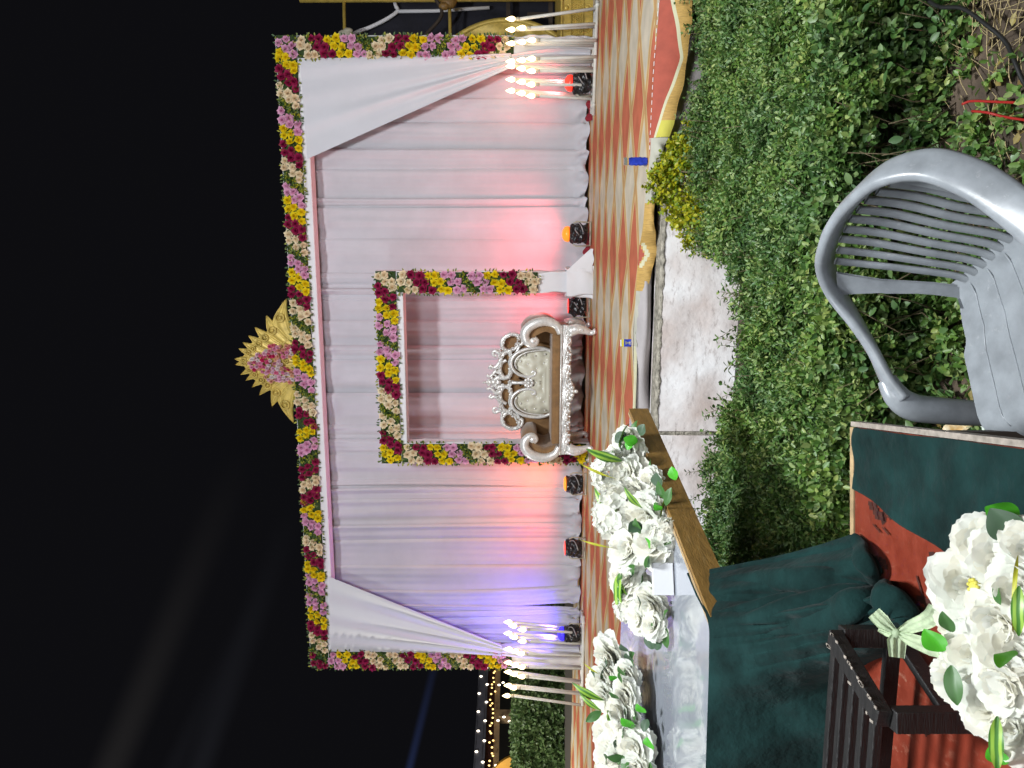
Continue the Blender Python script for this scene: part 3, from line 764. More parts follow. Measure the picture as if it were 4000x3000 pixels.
# carved front rail: relief on a curved-bottom board
def rail(u, v):
    x = -.70 + 1.40 * u; ax = abs(x)
    bot = .262 - .065 * max(0, 1 - ax / .13) ** 1.2 - .012 * abs(math.sin(x * 21))
    z = .362 + (bot - .362) * v
    rel = .012 * math.sin(x * 46 + 9 * math.sin(z * 38)) * math.sin(z * 70 + x * 12) + .012 * math.sin(x * 24 + z * 30) * math.sin(v * PI)
    return (x, .035 - .03 * math.sin(v * PI) ** .5 - rel, z)
g = MB(); g.grid(rail, 240, 16); g.box(-.70, .70, .035, .07, .262, .358)
g.tube([(-.70, .0, .362), (.70, .0, .362)], .010, 8)
g.build("seat_rail", M['silver'], sf)
g = MB(); rr = random.Random(3)
for i in range(66):
    x = -.66 + 1.32 * i / 65; z = .285 + .022 * math.sin(i * 1.9)
    g.ball((x, -.004, z), (rr.uniform(.011, .018), .012, rr.uniform(.011, .02)), 7, 4)
for i, (x, z) in enumerate([(0, .20), (0, .235), (-.04, .24), (.04, .24), (-.08, .255), (.08, .255)]):
    g.ball((x, -.004, z), (.022, .014, .024), 8, 5)
tag(g.build("rail_carving", M['silver'], sf), kind='stuff')
for sg in (-1, 1):
    for (yy, m_, nm) in ((.03, 'silver', "leg"), (.62, 'silver', "leg")):
        x0 = .635 * sg
        pts = catmull([(x0, yy, .27), (x0 + .025 * sg, yy - .01, .20), (x0 + .012 * sg, yy - .012, .12), (x0 - .012 * sg, yy - .015, .055), (x0 + .0 * sg, yy - .035, .018), (x0 + .012 * sg, yy - .05, .012)], 5)
        g = MB(); g.tube(pts, [.062, .058, .042, .028, .026, .022], 10, ref=(1, 0, 0))
        g.ball((x0 + .008 * sg, yy - .045, .02), (.032, .034, .02), 8, 5)
        for q in range(5): g.ball((x0 + .02 * sg, yy - .052, .25 - q * .026), (.03 - .003 * q, .016, .012), 7, 4)
        g.build(nm, M[m_], sf)
# arms: silver scroll in front of a velvet roll
prof = [(.615, .37), (.695, .41), (.738, .50), (.732, .60), (.69, .69), (.62, .742), (.55, .735), (.503, .69), (.50, .645), (.535, .622), (.562, .648)]
for sg in (-1, 1):
    P = catmull([(x * sg, .025, z) for x, z in prof], 6)
    g = MB(); n = len(P); rad = []
    for i in range(n):
        f = i / (n - 1); rad.append((.030 + .022 * math.sin(min(1, f * 1.15 + .05) * PI)) * (1 + .05 * (i % 2)))
    g.tube(P, rad, 12, ref=(0, 1, 0))
    g.ball((.535 * sg, .015, .655), (.040, .032, .040), 10, 6)
    g.build("arm_scroll", M['silver'], sf)
    vp = [(x * sg, z) for x, z in [(.60, .36), (.70, .40), (.765, .50), (.76, .62), (.71, .72), (.63, .775), (.54, .765), (.48, .71), (.475, .63), (.53, .60), (.57, .64), (.60, .60), (.63, .52), (.60, .44)]]
    vc = catmull([(x, 0, z) for x, z in vp], 4, True); m_ = len(vc)
    g = MB(); ys = (.045, .055, .63, .64); b = 0
    for yi_, y in enumerate(ys):
        k = .96 if yi_ in (0, 3) else 1.0
        cx, cz = .64 * sg, .58
        g.v += [Vector((cx + (p.x - cx) * k, y, cz + (p.z - cz) * k)) for p in vc]
    for j in range(3):
        for i in range(m_): g.face((j * m_ + i, j * m_ + (i + 1) % m_, (j + 1) * m_ + (i + 1) % m_, (j + 1) * m_ + i))
    g.face(list(range(m_))); g.face(list(range(3 * m_, 4 * m_))[::-1])
    g.build("armrest", M['brown_velvet'], sf)
# back
def outline_panel(pts, y0, y1, name, m, rim=.0):
    n = len(pts); g = MB()
    g.raw([(x, y0, z) for x, z in pts] + [(x, y1, z) for x, z in pts], [tuple(range(n)), tuple(range(2 * n - 1, n - 1, -1))] + [(i, i + n, (i + 1) % n + n, (i + 1) % n) for i in range(n)])
    return g.build(name, m, sf, smooth=False)
half = [(0, 1.14), (.07, 1.08), (.17, 1.05), (.25, 1.03), (.31, 1.00), (.40, 1.00), (.50, .95), (.545, .86), (.52, .76), (.60, .70), (.62, .56), (.62, .40)]
pan = half + [(-x, z) for x, z in half[::-1][:-1]]
pan3 = [(p.x, p.z) for p in catmull([(x, 0, z) for x, z in pan], 3)]
def dome_panel():
    n = len(pan3); g = MB()
    cx, cz = 0, .7
    for k, (f, y) in enumerate(((1, .60), (1, .565), (.94, .545), (.5, .53), (.02, .53))):
        g.v += [Vector((cx + (x - cx) * f, y + .10 * (z - .45) * 0, cz + (z - cz) * f)) for x, z in pan3]
    for j in range(4):
        for i in range(n): g.face((j * n + i, j * n + (i + 1) % n, (j + 1) * n + (i + 1) % n, (j + 1) * n + i))
    g.face(list(range(n))); g.face(list(range(4 * n, 5 * n))[::-1]); return g.build("back_panel", M['brown_velvet'], sf)
dome_panel()
hp = [(0, .655), (.045, .645), (.075, .66), (.095, .72), (.115, .79), (.165, .845), (.235, .86), (.31, .82), (.355, .73), (.375, .62), (.37, .52), (.345, .43)]
hb = [(p.x, p.z) for p in catmull([(x, 0, z) for x, z in hp], 5)]
full = hb + [(-x, z) for x, z in hb[::-1]][:-1]
btn = [(x * .0028 - 0, z) for x, z in ()]
bt = [(-.31, .73), (-.21, .70), (-.10, .69), (0.0, .60), (.10, .69), (.21, .70), (.31, .73), (-.24, .78), (.24, .78), (-.16, .60), (.16, .60), (-.30, .62), (.30, .62), (-.07, .53), (.07, .53), (-.22, .52), (.22, .52), (-.32, .51), (.32, .51), (0, .47), (-.15, .46), (.15, .46)]
bt = [b for b in bt if not (abs(b[0]) < .12 and b[1] > .63)]
g = MB(); n = len(full); K = 16; c0 = (0, .56)
for k in range(K + 1):
    f = 1 - k / K * .985
    for x, z in full:
        px, pz = c0[0] + (x - c0[0]) * f, c0[1] + (z - c0[1]) * f
        h = .075 * (1 - f ** 5) + .02
        for bx, bz in bt:
            d2 = ((px - bx) ** 2 + (pz - bz) ** 2); h -= .026 * math.exp(-d2 / .0011)
        g.v.append(Vector((px, .54 - h, pz)))
for k in range(K):
    for i in range(n): g.face((k * n + i, k * n + (i + 1) % n, (k + 1) * n + (i + 1) % n, (k + 1) * n + i))
g.face([K * n + i for i in range(n)][::-1])
g.build("tufted_pad", M['cream_leather'], sf)
bm_ = MB(); bm_.ball((0, 0, 0), (.011, .008, .011), 8, 5); bme = bm_.mesh("button", M['silver'])
for bx, bz in bt: link("button", bme, sf, (bx, .472, bz))
# silver border and scrolls
def scroll(pts, rad, n=5, y=.485, name="scroll_frame", rip=0.0):
    for sg in (1, -1):
        P = catmull([(x * sg, y, z) for x, z in pts], n)
        m_ = len(P)
        R = [.95 * np.interp(i / (m_ - 1), np.linspace(0, 1, len(rad)), rad) * (1 + .4 * rip * math.sin(i * 2.4)) for i in range(m_)]
        g = MB(); g.tube(P, R, 8, ref=(0, 1, 0)); g.build(name, M['silver'], sf)
scroll([(.35, .43), (.39, .53), (.395, .63), (.37, .75), (.315, .845), (.235, .885), (.155, .868), (.095, .80), (.07, .70), (.085, .63), (.12, .615), (.13, .645), (.11, .66)], [.020, .021, .020, .018, .014], 6, .455, "pad_border")
scroll([(.37, .50), (.362, .62), (.335, .74), (.28, .82), (.22, .845), (.16, .825)], [.009, .009], 5, .452, "pad_beading")
# pierced crest
scroll([(.42, .80), (.37, .86), (.36, .93), (.40, .985), (.47, .985), (.525, .93), (.54, .85), (.50, .775), (.44, .76), (.415, .80)], [.017, .024, .026, .02], 6, .50, "crest_scroll", .22)
scroll([(.36, .90), (.33, .955), (.33, 1.02), (.355, 1.065), (.325, 1.09), (.295, 1.07), (.30, 1.045)], [.026, .024, .018, .016], 6, .50, "crest_scroll", .2)
scroll([(.33, .96), (.27, 1.0), (.20, 1.03), (.165, 1.08), (.185, 1.115), (.165, 1.13), (.14, 1.11)], [.022, .022, .02, .013], 6, .495, "crest_scroll", .2)
scroll([(.33, .90), (.28, .885), (.225, .90), (.16, .885), (.08, .90), (.05, .96), (.10, 1.0), (.155, 1.01), (.22, .99), (.25, .94)], [.022, .026, .026, .024, .02], 6, .495, "crest_scroll", .22)
scroll([(.06, .90), (.045, .97), (.055, 1.03), (.025, 1.08), (.0, 1.12)], [.024, .026, .022, .02], 6, .49, "crest_scroll", .2)
scroll([(.10, 1.0), (.125, 1.06), (.09, 1.09), (.065, 1.13), (.085, 1.15), (.06, 1.155)], [.02, .022, .015, .012], 6, .485, "crest_scroll", .2)
scroll([(.415, .79), (.34, .83), (.26, .895), (.18, .885)], [.014, .018, .014], 6, .48, "crest_scroll", .2)
g = MB()
for z, rx, rz in ((1.03, .03, .035), (1.08, .035, .03), (1.12, .028, .028), (1.15, .024, .022), (1.18, .017, .02), (1.205, .009, .014)): g.ball((0, .48, z), (rx, .022, rz), 10, 6)
for sg in (-1, 1):
    g.ball((.03 * sg, .475, 1.135), (.014, .012, .02), 8, 5); g.ball((.05 * sg, .475, 1.10), (.016, .012, .018), 8, 5)
g.build("finial", M['silver'], sf)
g = MB()
for a in range(8): g.ball((.042 * math.cos(a * PI / 4), .45, .69 + .042 * math.sin(a * PI / 4)), (.022, .014, .022), 8, 5)
g.ball((0, .44, .69), (.024, .02, .024), 8, 5); g.tube(catmull([(0, .46, .74), (0, .455, .80), (0, .47, .88)], 5), [.026, .016, .024], 8); g.build("rosette", M['silver'], sf)
g = MB(); rr = random.Random(12)
for i in range(430):
    a = rr.uniform(-.54, .54); ax = abs(a)
    zt = interp(ax, [0, .07, .16, .25, .33, .42, .5, .54], [1.14, 1.07, 1.06, 1.02, 1.03, .99, .95, .88])
    zz = interp(ax, [0, .1, .2, .3, .36, .42, .5, .54], [.96, 1.0, 1.0, .97, .93, .975, .95, .86])
    z = rr.choice((rr.uniform(zz, zt), interp(ax, [0, .12, .25, .36, .45, .54], [.90, .89, .885, .89, .80, .80]) + rr.uniform(-.012, .02)))
    g.ball((a, .475 + rr.uniform(-.01, .012), z), (rr.uniform(.006, .017), .012, rr.uniform(.006, .017)), 6, 4)
tag(g.build("crest_carving", M['silver'], sf), kind='stuff')

# ------------------------------------------------------------------ par lights (lit: they wash the curtain)
def par(st, color, lens, power, lab, tilt=.0, seed=0, wide=80, dome=1.0):
    p = thing("par_light", lab, "stage light", L(st[0], st[1], 0), TH, "stage lights on the carpet along the curtain")
    r = random.Random(seed); ph = [r.uniform(0, 6) for _ in range(6)]
    g = MB()
    g.bar((-.13, 0, .012), (.13, 0, .012), .05, .014); g.tube([(-.125, 0, .015), (-.135, 0, .16), (-.115, 0, .20)], .009, 6); g.tube([(.125, 0, .015), (.135, 0, .16), (.115, 0, .20)], .009, 6)
    g.build("bracket", M['socket'], p)
    def can(u, v):
        a = 2 * PI * u; z = .045 + .20 * v
        rr = (.085 + .02 * math.sin(v * PI) + .012 * math.sin(a * 3 + ph[0] + v * 4) + .009 * math.sin(a * 7 + ph[1] - v * 9) + .008 * math.sin(v * 17 + a * 2 + ph[2])) * (1 if 0.02 < v < .99 else .75)
        return (rr * math.cos(a), rr * math.sin(a) * .95, z)
    g = MB(); g.grid(can, 40, 22, closed_u=True); g.face([i for i in range(40)][::-1]); g.build("wrapped_can", M['black_plastic'], p)
    lm = mat("lens_" + lab[:12].replace(" ", "_"), lens, 0.2, emit=lens, estr=.95)
    g = MB(); g.lathe([(.004, .238), (.082, .245), (.088, .262 if dome > .6 else .25), (.078, .245 + .05 * dome), (.045, .247 + .072 * dome), (.004, .248 + .078 * dome)], 20); g.build("lens", lm, p)
    tb = MB(); tb.tube(catmull([(.10, -.03, .20), (.12, -.07, .15), (.08, -.11, .12), (.02, -.115, .10)], 5), .006, 5); tb.tube([(-.02, -.10, .14), (.05, -.105, .19)], .007, 5); tb.build("tie", M['grey_bag'], p)
    ld = bpy.data.lights.new("par_beam", 'SPOT'); ld.energy = power; ld.color = color; ld.spot_size = math.radians(wide); ld.spot_blend = 1.0; ld.shadow_soft_size = .07
    lo = bpy.data.objects.new("par_beam", ld); COL.objects.link(lo); lo.parent = p; lo.location = (0, 0, .335)
    d = Vector((0, .40 + tilt, 1.0)); lo.rotation_euler = d.to_track_quat('-Z', 'Y').to_euler()
    return p
par((6.95, -.26), (1, .10, .12), (1.0, .05, .03), 48, "black wrapped stage light with a red lens behind the candle poles", .05, 1, 172)
par((5.39, -.16), (1, .11, .12), (1.0, .24, .02), 46, "black wrapped stage light with a glowing orange lens, tilted to the front", .05, 2, 172)
par((4.60, -.20), (1, .10, .12), (1.0, .05, .04), 26, "black wrapped stage light with a red rim just beside the sofa's arm", .05, 3, 170, .12)
par((2.52, -.24), (1, .14, .03), (1.0, .30, .03), 42, "black wrapped stage light with a yellow orange lens past the flower column", .05, 4, 170, .35)
par((1.73, -.27), (1, .06, .06), (1.0, .10, .08), 18, "black wrapped stage light with a faint red lens between the orange and the blue one", .05, 5, 170, .15)
par((.62, -.27), (.14, .07, 1), (.06, .04, 1.0), 150, "black wrapped stage light with a blue lens behind the candle poles", .05, 6, 172)

# ------------------------------------------------------------------ candle poles
def candles(lab, spots, base_pts, seedv):
    c = thing("candle_stand", lab, "candle stand", E0, TH, None)
    r = random.Random(seedv)
    for a, b in base_pts:
        g = MB(); g.tube([a, b], .019, 8); g.build("base_bar", M['white_paint'], c)
    bl = MB(); bl.lathe([(.003, 0), (.011, .0), (.019, .014), (.021, .028), (.016, .046), (.008, .062), (.002, .074)], 10); bme = bl.mesh("bulb", M['bulb'])
    so = MB(); so.lathe([(.017, 0), (.018, .012), (.0185, .03), (.013, .034), (.013, .05), (.008, .052)], 10); sme = so.mesh("socket", M['socket'])
    for (s, t, h, ls) in spots:
        top = Vector((s + ls, t, h))
        g = MB(); g.tube([(s, t, .02), tuple(top)], .0165, 10); tb = g.build("candle_tube", M['white_paint'], c)
        link("socket", sme, tb, tuple(top)); link("bulb", bme, tb, (top.x, top.y, top.z + .048), None, 1.3)
        ld = None
    for sx, sz in ((spots[len(spots) // 4][0], .85), (spots[3 * len(spots) // 4][0], .85)):
        ld = bpy.data.lights.new("candle_glow", 'POINT'); ld.energy = .8; ld.color = (1, .78, .45); ld.shadow_soft_size = .12
        lo = bpy.data.objects.new("candle_glow", ld); COL.objects.link(lo); lo.parent = c; lo.location = (sx, -.62, sz + .12)
TALL, MID, SHORT = .80, .69, .59
rs = []
cR = [(7.64, -.42), (7.49, -.44), (7.33, -.45), (7.18, -.42), (7.05, -.37), (6.92, -.33), (6.79, -.28)]
hR = [[TALL], [MID, TALL], [SHORT, MID, TALL], [SHORT, MID, TALL], [SHORT, MID, TALL], [SHORT, MID, TALL], [SHORT, MID, TALL]]
lR = [-.10, -.04, .0, -.02, 0, .005, .03]
for (s, t), hs, ls in zip(cR, hR, lR):
    for k, h in enumerate(hs): rs.append((s + .028 * k * (1 if s < 7.1 else -.3), t + .075 * k, h, ls + .01 * k))
candles("white candle pole stand with flame bulbs at the red lit end of the stage", rs, [((7.70, -.47, .02), (6.62, -.32, .02)), ((7.70, -.30, .02), (6.66, -.14, .02)), ((7.66, -.50, .02), (7.66, -.22, .02)), ((6.72, -.36, .02), (6.72, -.08, .02))], 1)
ls_ = []
cL = [(.66, -.33), (.53, -.35), (.39, -.38), (.23, -.40), (.05, -.42), (-.10, -.42), (-.25, -.42)]
hL = [[SHORT + .04, MID + .05, TALL], [SHORT + .04, MID + .04, TALL], [SHORT + .06, MID + .03, TALL], [SHORT + .05, MID + .03, TALL], [SHORT + .05, MID + .04, TALL], [MID + .05, TALL], [TALL + .02]]
lL = [.045, .035, .03, .02, .085, .085, .13]
for (s, t), hs, ls in zip(cL, hL, lL):
    for k, h in enumerate(hs): ls_.append((s - .035 * k * (0.3 if s > .5 else 1), t + .075 * k, h + .03, ls + .02 * k))
candles("white candle pole stand with flame bulbs at the violet lit end of the stage", ls_, [((.90, -.36, .02), (-.22, -.47, .02)), ((.86, -.18, .02), (-.24, -.29, .02)), ((-.14, -.50, .02), (-.14, -.20, .02)), ((.84, -.42, .02), (.84, -.12, .02))], 2)

# ------------------------------------------------------------------ small things on the carpet
p0 = L(5.885, -3.60, .004); bp = thing("packet", "tall blue pouch with a silver top standing at the carpet's edge by the golden shrub", "packet", p0, .1)
g = MB(); g.grid(lambda u, v: ((.028 - .004 * abs(2 * v - 1) ** 3 + .002 * math.sin(v * 25 + u * 12)) * math.copysign(abs(math.cos(2 * PI * u)) ** .5, math.cos(2 * PI * u)), (.020 - .010 * v) * math.sin(2 * PI * u), .118 * v), 24, 14, closed_u=True); g.build("packet_body", M['blue'], bp)
g = MB(); g.box(-.024, .024, -.008, .008, .1185, .128); g.build("gold_strip", M['hem_ochre'], bp, smooth=False)
g = MB(); g.box(-.025, .025, -.006, .006, .1285, .150); g.build("foil_top", M['packet_silver'], bp, smooth=False)
p0 = L(4.625, -3.20, .004); bp = thing("packet", "small blue box with a yellow band standing on the carpet in front of the sofa", "packet", p0, .0)
g = MB(); g.box(-.027, .027, -.012, .012, 0, .056); g.build("packet_body", M['blue'], bp, smooth=False, bevel=.002)
g = MB(); g.box(-.027, .027, -.012, .012, .0565, .070); g.build("yellow_band", M['packet_yellow'], bp, smooth=False)
g = MB(); g.box(-.025, .025, -.011, .011, .0705, .082); g.build("white_cap", M['white_card'], bp, smooth=False, bevel=.003)
g = MB(); g.raw([(-.016, -.0125, .008), (.016, -.0125, .008), (.003, -.0125, .026), (.016, -.0125, .046), (-.016, -.0125, .046), (-.003, -.0125, .026)], [(0, 1, 2), (0, 2, 5), (5, 2, 3), (5, 3, 4)]); g.build("packet_emblem", M['packet_silver'], bp, smooth=False)
for i, s in enumerate((5.15, 6.6)):
    g = MB(); g.grid(lambda u, v: (s + .25 * u, .0 + .12 * v - .1 + .03 * math.sin(u * 7), .005 + .05 * v * (1 + .4 * math.sin(u * 11))), 14, 6)
    o = g.build("cloth_scrap", M['pink_cloth'], None, E0, rot=STAGE_ROT); tag(o, ["maroon cloth scrap at the curtain's foot near the white wrapped base", "maroon cloth scrap at the curtain's foot behind the candle poles"][i], "cloth")

# ------------------------------------------------------------------ behind the stage, red lit end
gp_ = thing("gold_plinth", "carved gold plinth band with round studs behind the candle poles", "plinth", L(7.50, .16, 0), TH)
g = MB(); g.box(0, 3.2, .02, 1.4, 0, .345); g.box(0, 3.2, .0, .02, .10, .112); g.box(0, 3.2, .0, .02, .232, .244); g.box(0, 3.2, -.005, .02, .330, .348); g.box(0, 3.2, -.005, .02, .0, .018); g.build("plinth_body", M['gold'], gp_, smooth=False)
st_ = MB(); st_.ball((0, 0, 0), (.026, .022, .026), 10, 6); st_.tube([(.042 * math.cos(a), 0, .042 * math.sin(a)) for a in np.linspace(0, 2 * PI, 17)[:-1]], .006, 5, closed=True); sme = st_.mesh("stud", M['gold'])
for i in range(16):
    for z in (.058, .287): link("stud", sme, gp_, (.10 + i * .2, .018, z))
g = MB()
for i in range(140):
    for k in range(6): g.ball((.01 + i * .0225 + .011 * (k % 2), .016, .124 + k * .0192), (.009, .010, .008), 6, 4)
tag(g.build("woven_band", M['gold'], gp_), kind='stuff')

s0, z0, _ = 6.52, .92, 0
ar = thing("gold_disc", "round gold carved panel standing behind the garlanded column", "panel", L(6.80, .95, 0), TH)
RAD = 1.06; zc = .93
def disc(u, v):
    a = 2 * PI * u; rr = RAD * v; x, z = rr * math.cos(a), rr * math.sin(a)
    rel = .014 * math.sin(a * 14 + 5 * math.sin(rr * 9)) * math.sin(rr * 24) if v > .55 else 0
    return (x, -.03 - rel, max(.005, zc + z))
g = MB(); g.grid(disc, 140, 26, closed_u=True); g.grid(lambda u, v: (RAD * v * math.cos(2 * PI * u), .03, max(.005, zc + RAD * v * math.sin(2 * PI * u))), 60, 2, closed_u=True)
g.build("disc_panel", M['gold'], ar)
g = MB(); g.tube([(RAD * math.cos(a), -.01, max(.02, zc + RAD * math.sin(a))) for a in np.linspace(0, 2 * PI, 73)[:-1]], .035, 8, closed=True); g.build("disc_rim", M['gold'], ar)
for a0 in np.linspace(-1.0, 1.3, 8):
    c = (RAD * .83 * math.cos(a0), zc + RAD * .83 * math.sin(a0))
    g = MB(); g.tube(catmull([(c[0] + .10 * math.cos(a0 + 1.6) * (1 - k / 7) * math.cos(k * .9), -.055, c[1] + .11 * (1 - k / 8) * math.sin(k * .9 + a0)) for k in range(7)], 4), [.018, .012, .008], 7); g.build("scroll_relief", M['gold'], ar)

fr = thing("gilded_pole_frame", "gilded bamboo pole frame with two crossbars at the photo's edge", "frame", (0, 0, ZS), 0)
DP = 9.3
def rel(yi, V, d): p = at(yi, V, d); return (p.x, p.y, p.z - ZS)
g = MB(); g.tube([rel(-1, 1172, DP), rel(-3, 1600, DP), rel(-8, 2310, DP)], .037, 10); g.build("upright_pole", M['gold'], fr)
for V0 in (1345, 1757):
    g = MB(); g.tube([rel(-30, V0 - 2, DP), rel(330, V0 + 6, DP)], .021, 8); g.build("crossbar", M['gold'], fr)
g = MB(); g.ball(rel(8, 1752, DP - .03), (.09, .06, .10), 9, 6); g.ball(rel(25, 1735, DP - .05), (.05, .05, .07), 8, 5); g.build("rope_knot", M['table_brown'], fr)
g = MB(); g.ball(rel(132, 1350, DP - .02), (.05, .045, .09), 9, 6); g.ball(rel(120, 1360, DP - .04), (.035, .035, .06), 8, 5); g.build("cloth_knot", M['socket'], fr)
g = MB(); g.tube(catmull([rel(-10, 1700, DP - .06), rel(60, 1725, DP - .04), rel(150, 1650, DP)], 5), .022, 7); g.build("dark_stick", M['wood_dark'], fr)
wp = thing("tent_edge_piping", "white piping edging the black tent cloth beside the garlanded column", "piping", (0, 0, ZS), 0)
DQ = 9.6
g = MB(); g.tube(catmull([rel(-20, 1538, DQ), rel(20, 1545, DQ), rel(44, 1552, DQ), rel(75, 1510, DQ), rel(105, 1450, DQ), rel(128, 1390, DQ), rel(150, 1360, DQ)], 6), .024, 8); g.build("swag_piping", M['white_cloth'], wp)
g = MB(); g.tube([rel(45, 1556, DQ), rel(43, 1700, DQ), rel(30, 1912, DQ)], .022, 8); g.build("upright_piping", M['white_cloth'], wp)
tc_ = MB()
def tent(u, v):
    yi = -700 + 1100 * u
    top = interp(yi, [-700, 44, 75, 105, 128, 200, 400], [1500, 1553, 1512, 1450, 1390, 1300, 1250]); V = top + (2330 - top) * v
    p = at(yi, V, DQ + .06 + .05 * math.sin(u * 40) * v); return (p.x, p.y, p.z)
tc_.grid(tent, 80, 16); o = tc_.build("tent_cloth", M['black_cloth']); tag(o, "dark tent cloth hanging behind the gold disc and poles", "cloth")
dk = thing("dark_panelling", "dark timber posts behind the candle poles under the tent cloth", "timber frame", (0, 0, ZS), 0)
for a, b, w in (((90, 1985, 9.5), (-60, 1985, 9.5), .05), ((140, 2150, 9.45), (-60, 2150, 9.45), .10), ((60, 2060, 9.48), (60, 2330, 9.48), .06)):
    g = MB(); g.bar(rel(*a), rel(*b), w, .05); g.build("dark_timber", M['wood_dark'], dk, smooth=False)

# ------------------------------------------------------------------ behind the stage, violet lit end
pv = thing("pavilion", "long garden pavilion with grey fascia and beige posts beyond the clipped hedge", "pavilion", (0, 0, 0), 0)
A = Vector((-6.6, 22.6, 0)); B = Vector((-9.4, 14.6, 0)); AB = (B - A); ab = AB.normalized(); nb = Vector((ab.y, -ab.x, 0)); 
if nb.x > 0: nb = -nb                                       # away from the lens
def pvbar(s0, s1, off, z0, z1, th, name, m):
    g = MB(); a, b = A + ab * s0 + nb * off, A + ab * s1 + nb * off
    g.bar((a.x, a.y, (z0 + z1) / 2), (b.x, b.y, (z0 + z1) / 2), th, z1 - z0); return g.build(name, m, pv, smooth=False)
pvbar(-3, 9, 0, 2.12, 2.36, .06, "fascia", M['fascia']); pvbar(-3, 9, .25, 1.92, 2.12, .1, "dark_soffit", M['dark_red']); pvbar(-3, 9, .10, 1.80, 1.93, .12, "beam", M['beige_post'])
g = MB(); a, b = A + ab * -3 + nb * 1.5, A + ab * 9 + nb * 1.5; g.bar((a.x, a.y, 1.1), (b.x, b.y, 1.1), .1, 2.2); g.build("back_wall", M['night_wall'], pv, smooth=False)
for s in (-2.4, .9, 4.2, 7.5):
    g = MB(); q = A + ab * s + nb * .1; g.bar((q.x, q.y, 0), (q.x, q.y, 1.82), .22, .22, up=(ab.x, ab.y, 0)); g.build("post", M['beige_post'], pv, smooth=False)
op = thing("orange_panel", "rounded orange panel at the edge beside the pavilion's hanging lights", "panel", (0, 0, 0), 0)
g = MB(); cpt_ = at(3090, 2040, 13.6)
Vv = [(cpt_.x + .64 * math.cos(a), cpt_.y, cpt_.z + .62 * math.sin(a)) for a in np.linspace(0, PI, 20)] + [(cpt_.x - .64, cpt_.y, 0), (cpt_.x + .64, cpt_.y, 0)]
n = len(Vv); g.raw(Vv + [(x, y + .08, z) for x, y, z in Vv], [tuple(range(n))[::-1], tuple(range(n, 2 * n))] + [(i, (i + 1) % n, (i + 1) % n + n, i + n) for i in range(n)]); g.build("arched_board", M['orange'], op, smooth=False)
fb = MB(); fb.ball((0, 0, 0), (.026, .026, .038), 8, 5); fme = fb.mesh("fairy_bulb", M['fairy']); fb = MB(); fb.ball((0, 0, 0), (.022, .022, .026), 7, 4); fgm = fb.mesh("gold_bulb", M['fairy_gold'])
def lightstring(lab, pts, me, nm, wire_m='cable_black'):
    th = thing("light_string", lab, "string lights", (0, 0, 0), 0)
    g = MB(); g.tube([(p[0], p[1], p[2] + .03) for p in pts], .004, 4); g.build("wire", M[wire_m], th)
    for p in pts: link(nm, me, th, p)
r = random.Random(31)
def pp(s, off, z): q = A + ab * s + nb * off; return (q.x, q.y, z)
lightstring("upper row of white fairy lights along the pavilion's grey fascia", [pp(-2 + .62 * i, -.05, 2.31 + r.uniform(-.02, .02)) for i in range(16)], fme, "fairy_bulb")
lightstring("lower row of white fairy lights along the bottom of the pavilion's fascia", [pp(-1.7 + .62 * i, -.05, 2.14 + r.uniform(-.02, .02)) for i in range(16)], fme, "fairy_bulb")
lightstring("dense golden fairy lights bunched under the pavilion's eave", [pp(-2.5 + .13 * i, -.02 + r.uniform(-.05, .05), 1.97 + r.uniform(-.07, .08)) for i in range(80)], fgm, "gold_bulb")
places = ["close to the flower column", "just past the beige post", "second past the beige post", "third past the beige post", "fourth past the beige post", "next to the orange panel"]
for i, s in enumerate((.35, 1.55, 2.5, 3.35, 4.5, 5.9)):
    lightstring("hanging strand of fairy lights in the pavilion opening, " + places[i], [pp(s + r.uniform(-.1, .1), -.1, 1.84 - .13 * k + r.uniform(-.02, .02)) for k in range(5)], fme, "fairy_bulb")
    
# beams of moving head lamps standing in the misty night air
def beam(lab, a, b, r0, r1, col, st):
    a, b = Vector(a), Vector(b); d = b - a; ln = d.length
    g = MB(); g.lathe([(r0, 0), ((r0 + r1) / 2, ln / 2), (r1, ln)], 28)
    m = bpy.data.materials.new("beam_air"); m.use_nodes = True; nt = m.node_tree
    nt.nodes.remove(nt.nodes["Principled BSDF"]); out_ = nt.nodes["Material Output"]
    em = _n(nt, "ShaderNodeEmission"); em.inputs[0].default_value = (*col, 1)
    tc = _n(nt, "ShaderNodeTexCoord"); sp = _n(nt, "ShaderNodeSeparateXYZ"); nt.links.new(tc.outputs["Object"], sp.inputs[0])
    mr = _n(nt, "ShaderNodeMapRange"); mr.inputs["From Max"].default_value = ln; mr.inputs["To Min"].default_value = st; mr.inputs["To Max"].default_value = 0.0
    nt.links.new(sp.outputs[2], mr.inputs[0])
    cb = _n(nt, "ShaderNodeCombineXYZ"); nt.links.new(sp.outputs[0], cb.inputs[0]); nt.links.new(sp.outputs[1], cb.inputs[1])
    le = _n(nt, "ShaderNodeVectorMath", operation='LENGTH'); nt.links.new(cb.outputs[0], le.inputs[0])
    fr_ = _n(nt, "ShaderNodeMapRange"); fr_.interpolation_type = 'SMOOTHSTEP'; fr_.inputs["From Max"].default_value = max(r0, r1); fr_.inputs["To Min"].default_value = 1.7; fr_.inputs["To Max"].default_value = 0.0
    mu_ = _n(nt, "ShaderNodeMath", operation='MULTIPLY'); nt.links.new(le.outputs["Value"], fr_.inputs[0]); nt.links.new(fr_.outputs[0], mu_.inputs[0]); nt.links.new(mr.outputs[0], mu_.inputs[1]); nt.links.new(mu_.outputs[0], em.inputs[1]); nt.links.new(em.outputs[0], out_.inputs["Volume"])
    o = g.build("light_beam", m, None, a); o.rotation_euler = d.to_track_quat('Z', 'Y').to_euler()
    tag(o, lab, "light beam", "moving head beams in the night sky", 'stuff'); return o
